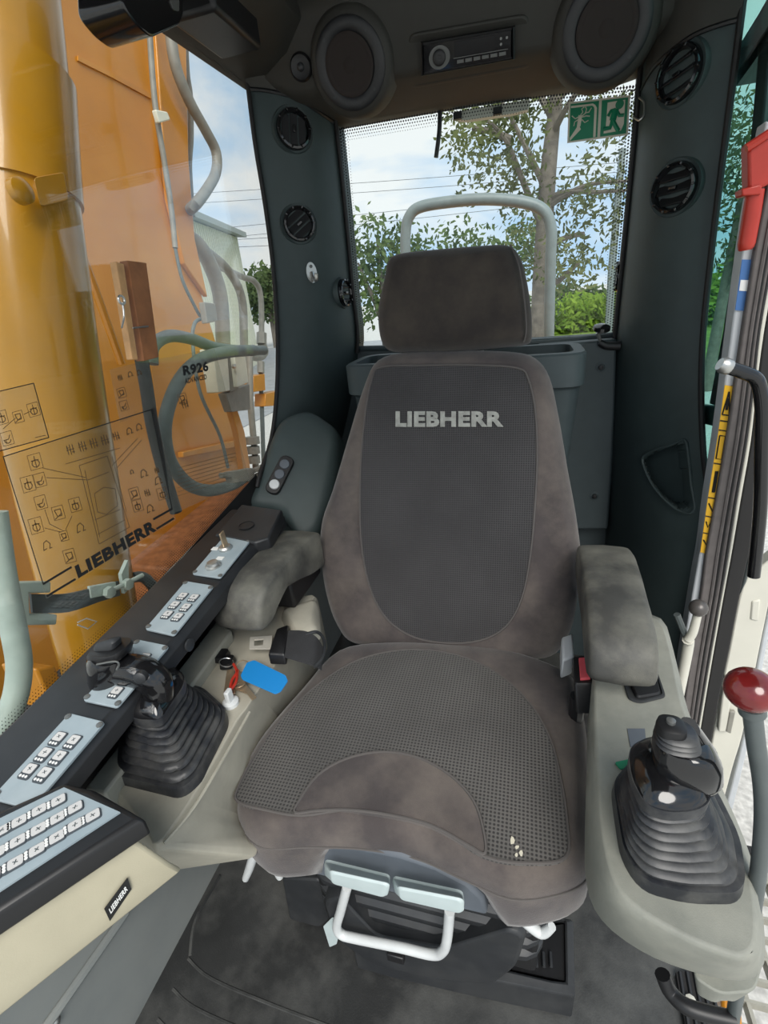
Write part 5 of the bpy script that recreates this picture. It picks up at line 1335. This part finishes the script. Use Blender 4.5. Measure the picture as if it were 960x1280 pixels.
# hydraulic lines
def hose(name, px, X, r, m, label, cat='hose', n=12, extra=None):
    t = thing(name, label, cat, at(*px[-1], X=X))
    pts = ats(px, X=X)
    if extra:                                         # ends that run on behind the boom edge
        for where, x, y, X2 in extra:
            if where == 'start': pts.insert(0, at(x, y, X=X2))
            else: pts.append(at(x, y, X=X2))
    obj('hose_body' if cat == 'hose' else 'pipe_body', MB().tube(pts, r, n=n), m, t)
    return t
hose('hydraulic_hose', [(190, 455), (192, 432), (212, 420), (240, 424), (268, 434), (300, 438), (330, 438)], -1.12, 0.020, 'hose_grey', 'grey hose arching over the film into the steel fitting')
hose('hydraulic_hose', [(318, 438), (285, 440), (250, 450), (222, 480), (206, 530), (212, 575), (235, 605), (262, 613), (290, 606), (312, 592)], -1.08, 0.022, 'hose_grey', 'large grey hose loop behind the R926 film')
hose('hydraulic_hose', [(177, 450), (184, 490), (190, 530), (202, 580), (220, 640)], -1.06, 0.019, 'hose_black', 'straight black hose beside the clothes peg')
hose('hydraulic_hose', [(165, 722), (180, 722), (196, 738), (214, 752)], -0.95, 0.014, 'hose_grey', 'short dark hose leaving the band clamp')
p1 = hose('hydraulic_pipe', [(187, 40), (191, 100), (196, 146), (205, 200), (214, 260), (219, 310)], -1.40, 0.011, 'pipe_steel', 'thin steel pipe running down the boom with white clip', 'pipe')
q = rpoly(ats([(189, 138), (204, 141), (208, 151), (194, 155)], X=-1.385), 0.006)
obj('pipe_clip', MB().prism(q, (0.02, 0, 0)), 'shed_cream', p1, bevel=0.006)
obj('cable', MB().tube(ats([(219, 310), (228, 350), (244, 384), (250, 395)], X=-1.40), 0.007, n=8), 'hose_grey', p1)
q = rpoly(ats([(248, 378), (262, 380), (265, 402), (252, 405)], X=-1.38), 0.006)
obj('pipe_clip', MB().prism(q, (0.03, 0, 0)), 'pipe_steel', p1, bevel=0.004)
obj('cable', MB().tube(ats([(252, 398), (243, 405), (241, 430), (250, 490), (275, 545), (285, 585)], X=-1.40), 0.008, n=8), 'hose_grey', p1)
hose('hydraulic_pipe', [(212, 30), (219, 80), (236, 125), (258, 165), (270, 190), (270, 215), (258, 238), (242, 258)], -1.42, 0.023, 'pipe_steel', 'thick bent pale steel pipe at the boom edge', 'pipe', 16, [('end', 228, 268, -1.62)])
hose('hydraulic_pipe', [(230, 30), (233, 90), (237, 120), (238, 170), (236, 210), (240, 270)], -1.62, 0.016, 'pipe_steel', 'slim vertical steel pipe behind the thick bent pipe', 'pipe')
hose('hydraulic_pipe', [(246, 305), (262, 330), (275, 370), (279, 430)], -1.62, 0.040, 'pipe_steel', 'wide pale steel pipe bending down beside shed', 'pipe', 16, [('start', 226, 292, -1.70)])
hose('hydraulic_pipe', [(255, 312), (285, 338), (302, 372), (305, 425), (307, 500)], -1.75, 0.026, 'pipe_steel', 'middle steel pipe between the wide pipe and slim elbow pipe', 'pipe', 14, [('start', 226, 296, -1.80)])
p2 = hose('hydraulic_pipe', [(300, 345), (318, 352), (326, 372), (327, 430)], -1.85, 0.020, 'pipe_steel', 'slim steel elbow pipe with hexagon nut before the trees', 'pipe', 12, [('start', 226, 312, -1.84)])
obj('pipe_nut', MB().tube(ats([(327, 416), (327, 430)], X=-1.84), 0.036, n=6, smooth=False), 'pipe_steel', p2, angle=20)
obj('elbow', MB().tube(ats([(327, 430), (330, 440), (322, 446), (300, 440)], X=-1.84), 0.032, n=12), 'pipe_steel', p2)
vb_ = thing('valve_block', 'cream painted valve block on steel bracket among the pipes', 'valve', at(290, 515, X=-1.25))
obj('block_half', MB().prism(ats([(265, 436), (284, 434), (288, 488), (274, 491)], X=-1.20), (-0.06, 0, 0)), 'shed_cream', vb_, bevel=0.004)
obj('block_half', MB().prism(ats([(292, 435), (306, 433), (311, 478), (297, 484)], X=-1.20), (-0.06, 0, 0)), 'shed_cream', vb_, bevel=0.004)
obj('block_center', MB().prism(ats([(284, 437), (293, 436), (298, 486), (288, 490)], X=-1.22), (-0.05, 0, 0)), 'pipe_steel', vb_, bevel=0.003)
obj('block_bracket', MB().prism(ats([(282, 492), (312, 480), (313, 512), (290, 515)], X=-1.24), (-0.04, 0, 0)), 'pipe_steel', vb_, bevel=0.003)
obj('block_bolt', MB().lathe(at(291, 458, X=-1.20), (1, 0, 0), [(0.010, 0), (0.010, 0.012), (0.005, 0.014)], 6), 'metal', vb_)
p3 = hose('hydraulic_pipe', [(312, 445), (313, 500), (318, 560), (320, 590)], -1.45, 0.018, 'pipe_steel', 'pale steel riser pipe with ribbed couplings below the valve block', 'pipe', 12)
for k in range(3):
    obj('coupling_ring', MB().tube(ats([(314.5 + k * 1.2, 546 + 12 * k), (315.5 + k * 1.2, 555 + 12 * k)], X=-1.44), 0.042 - 0.004 * k, n=14, smooth=False), 'pipe_steel', p3, angle=30)
p4 = hose('hydraulic_pipe', [(326, 455), (326, 475), (328, 530), (330, 600)], -1.60, 0.014, 'hose_grey', 'grey riser pipe through the orange clamp blocks', 'pipe', 10)
obj('pipe_block', MB().prism(ats([(317, 470), (331, 467), (332, 488), (318, 490)], X=-1.56), (-0.08, 0, 0)), 'boom_orange', p4, bevel=0.004)
obj('pipe_block', MB().prism(ats([(332, 492), (350, 488), (350, 507), (332, 508)], X=-1.56), (-0.08, 0, 0)), 'boom_orange', p4, bevel=0.004)
obj('cap_nut', MB().tube(ats([(326, 452), (326, 466)], X=-1.58), 0.022, n=6, smooth=False), 'pipe_steel', p4, angle=20)
p5 = hose('hydraulic_pipe', [(340, 575), (318, 588), (290, 594), (276, 594)], -1.02, 0.010, 'pipe_steel', 'pair of short steel pipe ends joining the hose loop', 'pipe', 10)
obj('pipe_body', MB().tube(ats([(340, 585), (322, 594), (308, 600)], X=-1.02), 0.010, n=10), 'pipe_steel', p5)
obj('pipe_flange', MB().prism(ats([(288, 590), (316, 585), (318, 600), (292, 604)], X=-1.01), (-0.03, 0, 0)), 'pipe_steel', p5, bevel=0.003)

# ================================================================ BEHIND THE REAR WINDOW
hp_ = thing('guard_rail', 'pale grey tubular guard hoop standing behind the rear window', 'rail', at(600, 425, Y=2.2))
obj('rail_tube', MB().tube(ats([(508, 470), (507, 330), (507, 292), (511, 272), (525, 259), (565, 252), (610, 249), (655, 253), (680, 264), (689, 288), (688, 330), (685, 470)], Y=2.2), 0.021, n=14), 'rail_grey', hp_)
hood = obj('engine_hood', MB().prism([V((-0.9, 1.6, 0.55)), V((0.5, 1.6, 0.55)), V((0.5, 3.4, 0.55)), V((-0.9, 3.4, 0.55))], (0, 0, 0.22)), 'boom_orange', bevel=0.03); hood['kind'] = 'structure'  # engine hood, unseen below the sill, added to carry the guard hoop
wp = thing('window_wiper', 'short black wiper arm outside the top of the rear window', 'wiper', at(547, 196, Y=1.45))
obj('wiper_arm', MB().tube(ats([(550, 138), (549, 165), (545, 197)], Y=1.445), 0.0055, n=8), 'black_plastic', wp)
lb_ = thing('light_bracket', 'pale notched metal bracket outside the top of the rear window', 'bracket', at(615, 145, Y=1.46))
obj('bracket_bar', MB().prism(ats([(568, 140), (662, 124), (660, 137), (640, 142), (585, 150), (572, 150)], Y=1.455), (0, 0.02, 0)), 'ivory_paint', lb_)
for x, y in ((572, 145), (622, 139)):
    obj('bracket_lug', MB().box(at(x, y, Y=1.45), 0.020, 0.012, 0.014), 'black_plastic', lb_)

def leaves(centers, rad, n, size, flat=0.8):
    mb = MB()
    vs_, fs = [], []
    for c in centers:
        for _ in range(n):
            while True:
                d = V((random.uniform(-1, 1), random.uniform(-1, 1), random.uniform(-1, 1)))
                if 0.05 < d.length < 1: break
            p = c + V((d.x * rad, d.y * rad, d.z * rad * flat))
            a = V((random.gauss(0, 1), random.gauss(0, 1), random.gauss(0, 1))).normalized(); b = a.orthogonal().normalized()
            s = size * random.uniform(0.6, 1.3)
            k = len(vs_)
            vs_ += [p - a * s * .6, p + b * s * .32, p + a * s * .6, p - b * s * .32]; fs.append([k, k + 1, k + 2, k + 3])
    mb.v, mb.f = vs_, fs
    return mb
def tree(label, trunk, branches, centers, rad, n, size, lm, group=None, name='tree'):
    base = trunk[0][0]
    t = thing(name, label, 'tree', base, group)
    obj('trunk', MB().tube([p for p, r in trunk], [r for p, r in trunk], n=10), 'bark', t)
    for b in branches:
        obj('branch', MB().tube([p for p, r in b], [r for p, r in b], n=6, sub=4), 'bark', t)
    obj('foliage', leaves(centers, rad, n, size), lm, t, smooth=False, kind='stuff')
    return t
# the big oak
OY = 9.0
def oat(x, y, dy=0.0): return at(x, y, Y=OY + dy)
g0 = oat(674, 420); g0.z = GZ
trunk = [(g0, 0.22), (oat(675, 420), 0.175), (oat(678, 330), 0.145), (oat(684, 230), 0.125), (oat(692, 150), 0.10), (oat(702, 60), 0.08), (oat(706, -20), 0.06)]
br_px = [[(680, 290), (655, 230), (632, 175), (600, 142)], [(684, 240), (660, 190), (640, 150), (622, 118)], [(680, 262), (705, 245), (740, 230), (790, 226)], [(682, 250), (710, 240), (745, 240), (785, 238)], [(690, 170), (705, 140), (730, 100), (745, 60)], [(692, 150), (670, 110), (650, 70)], [(678, 320), (700, 300), (730, 292)], [(676, 360), (700, 350), (725, 326)], [(640, 175), (615, 165), (590, 160)], [(700, 120), (715, 110), (740, 112)]]
branches = []
for b in br_px:
    dy = random.uniform(-0.8, 0.8)
    branches.append([(oat(x, y, dy * k / 3), (0.055, 0.042, 0.03, 0.015)[min(k, 3)]) for k, (x, y) in enumerate(b)])
cents = []
for k in range(95):
    b = random.choice(br_px); x, y = b[random.randint(1, len(b) - 1)]
    cents.append(oat(x + random.gauss(0, 20), y + random.gauss(0, 17), random.uniform(-1.2, 1.2)))
for x, y in ((600, 150), (590, 165), (610, 190), (575, 200), (620, 215), (595, 235), (640, 240), (605, 120), (640, 120), (715, 340), (725, 325), (700, 345), (655, 275), (640, 260), (660, 300), (760, 180), (770, 150), (740, 270), (780, 280), (620, 170), (575, 175)):
    for k in range(2): cents.append(oat(x + random.gauss(0, 8), y + random.gauss(0, 8), random.uniform(-1, 1)))
tree('tall sparse leafy tree with bare branches behind the rear window', trunk, branches, cents, 0.34, 26, 0.085, 'leaf_oak', name='oak_tree')
def bush(label, px, Y, r, n, size, lm, tr, group=None, jy=0.6):
    cs = [at(x, y, Y=Y + random.uniform(-jy, jy)) for x, y in px]
    c0 = centroid(cs); b0 = V((c0.x, c0.y, GZ))
    return tree(label, [(b0, tr), (V((c0.x, c0.y, (GZ + c0.z) / 2)), tr * 0.8), (c0, tr * 0.4)], [[(V((c0.x, c0.y, (GZ + c0.z) / 2)), tr * .5), (c, tr * .15)] for c in cs[:4]], cs, r, n, size, lm, group)
def fill(x0, x1, top, bot, n):
    out = []
    for _ in range(n):
        x = random.uniform(x0, x1); t = top(x)
        out.append((x, random.uniform(t, bot)))
    return out
G = 'trees behind the rear window'
bush('dense green tree growing against the hoop leg nearest the coat hook', fill(440, 520, lambda x: 300 - 22 * math.cos((x - 480) / 26), 400, 34), 15, 0.8, 46, 0.17, 'leaf_hedge', 0.2, G)
bush('leafy tree growing behind the headrest inside the hoop', fill(520, 600, lambda x: 300 - 18 * math.cos((x - 560) / 30), 400, 28), 18.5, 0.9, 44, 0.19, 'leaf_hedge', 0.2, G)
bush('leafy tree growing just beside the big trunk inside the hoop', fill(590, 680, lambda x: 305 - 18 * math.cos((x - 640) / 30), 400, 26), 22, 1.0, 44, 0.22, 'leaf_hedge', 0.2, G)
bush('bright yellow-green shrubs behind the rear window latch', fill(690, 790, lambda x: 378 + 6 * math.sin(x / 6), 415, 40), 27, 1.0, 70, 0.28, 'leaf_bright', 0.15, G)
bush('darker distant trees behind the bright shrubs', fill(680, 800, lambda x: 368 + 3 * math.sin(x / 9), 380, 40), 42, 1.2, 50, 0.4, 'leaf_hedge', 0.2, G)
bush('green trees beyond the road behind the pipes', fill(312, 352, lambda x: 348 - 14 * math.cos((x - 338) / 10), 392, 40), 30, 1.0, 60, 0.3, 'leaf_hedge', 0.2)
def rat(px, X): return [at(x, y, X=X) for x, y in px]
def bushx(label, px, X, r, n, size, lm, tr, jx=1.0):
    cs = [at(x, y, X=X + random.uniform(-jx, jx)) for x, y in px]
    c0 = centroid(cs); b0 = V((c0.x, c0.y, GZ))
    return tree(label, [(b0, tr), (V((c0.x, c0.y, (GZ + c0.z) / 2)), tr * 0.8), (c0, tr * 0.4)], [[(V((c0.x, c0.y, (GZ + c0.z) / 2)), tr * .5), (c, tr * .15)] for c in cs[:5]], cs, r, n, size, lm)
bush('slender tree seen through the green side glass', fill(880, 975, lambda x: 130, 330, 60), 12, 0.45, 34, 0.11, 'leaf_oak', 0.12)
bush('low bright tree line seen through the green side glass', fill(860, 960, lambda x: 352 + 4 * math.sin(x / 5), 415, 50), 26, 1.0, 70, 0.28, 'leaf_bright', 0.15)

# ground cover, road
gs = MB().prism([V((-6, 12, GZ)), V((40, 12, GZ)), V((60, 60, GZ)), V((-6, 60, GZ))], (0, 0, 0.02))
o = obj('lawn', gs, 'grass', smooth=False); o['kind'] = 'structure'
rd_ = MB().prism([V((-40, 9, GZ)), V((-6.2, 9, GZ)), V((-6.2, 30, GZ)), V((-40, 30, GZ))], (0, 0, 0.02))
o = obj('road', rd_, 'asphalt', smooth=False); o['kind'] = 'structure'
o2 = obj('road_line', MB().prism([V((-30, 12.5, GZ + .02)), V((-6.4, 12.5, GZ + .02)), V((-6.4, 13.2, GZ + .02)), V((-30, 13.2, GZ + .02))], (0, 0, 0.01)), 'print_white', o, smooth=False)

# shed with ribbed cladding
s1 = at(170, 250, Y=13.0); s2 = at(298, 311, Y=22.0); s2.z = s1.z
sdn = thing('metal_shed', 'long cream ribbed metal shed beyond the pipes', 'building', V((s2.x, s2.y, GZ)))
dv = (V((s2.x, s2.y, 0)) - V((s1.x, s1.y, 0))).normalized(); nv = V((dv.y, -dv.x, 0))
def sp(t, z, o=0.0):
    p = V((s1.x, s1.y, 0)) * (1 - t) + V((s2.x, s2.y, 0)) * t + nv * o
    return V((p.x, p.y, z))
zt = s1.z
obj('shed_wall', MB().prism([sp(0, GZ), sp(1, GZ), sp(1, zt), sp(0, zt)], -nv * 4), 'shed_cream', sdn)
obj('shed_roof', MB().prism([sp(-.02, zt, .4), sp(1.03, zt, .4), sp(1.03, zt + 0.25, -2), sp(-.02, zt + 0.25, -2)], (0, 0, 0.2)), 'shed_roof', sdn)
r0 = obj('cladding_rib', MB().box(sp(0.012, (GZ + zt) / 2, 0.03), 0.10, 0.06, zt - GZ, dv, nv, V((0, 0, 1))), 'shed_cream', sdn)
for k in range(1, 42): same('cladding_rib', r0, sp(0.012 + k * 0.0238, 0) - sp(0.012, 0), sdn)

# pole and overhead wires
pb0 = at(763, 420, Y=14); pb0.z = GZ
ptop = at(778, 190, Y=14)
po = thing('utility_pole', 'slim grey utility pole beyond the rear window latch', 'pole', pb0)
obj('pole_shaft', MB().tube([pb0, at(765, 334, Y=14), ptop], [0.10, 0.09, 0.07], n=12, smooth=False), 'rail_grey', po)
obj('pole_cap', MB().lathe(ptop, (0, 0, 1), [(0.08, 0), (0.08, 0.05), (0.02, 0.08)], 10), 'rail_grey', po)
for k, ((x1, y1), (x2, y2)) in enumerate((((428, 228), (590, 216)), ((430, 240), (590, 228)), ((432, 268), (600, 250)), ((434, 280), (600, 262)), ((240, 300), (345, 296)), ((240, 309), (345, 306)))):
    Yw = 34 if k < 4 else 30
    a, b = at(x1, y1, Y=Yw), at(x2, y2, Y=Yw); d = (b - a)
    e0, e1 = (a - d * 1.5, b + d * 1.5) if k < 4 else (a - d * 2, b + d * 0.35)
    tag(obj('overhead_wire', MB().tube([e0, (e0 + e1) / 2 - V((0, 0, 0.1)), e1], 0.014, n=5, sub=8), 'wire_grey'), ('topmost overhead wire behind the rear window', 'second overhead wire from the top behind the rear window', 'third overhead wire from the top behind the rear window', 'lowest overhead wire behind the rear window', 'higher overhead wire above the shed behind the pipes', 'lower overhead wire above the shed behind the pipes')[k], 'wire', 'overhead power wires behind the rear window' if k < 4 else 'overhead power wires behind the pipes')
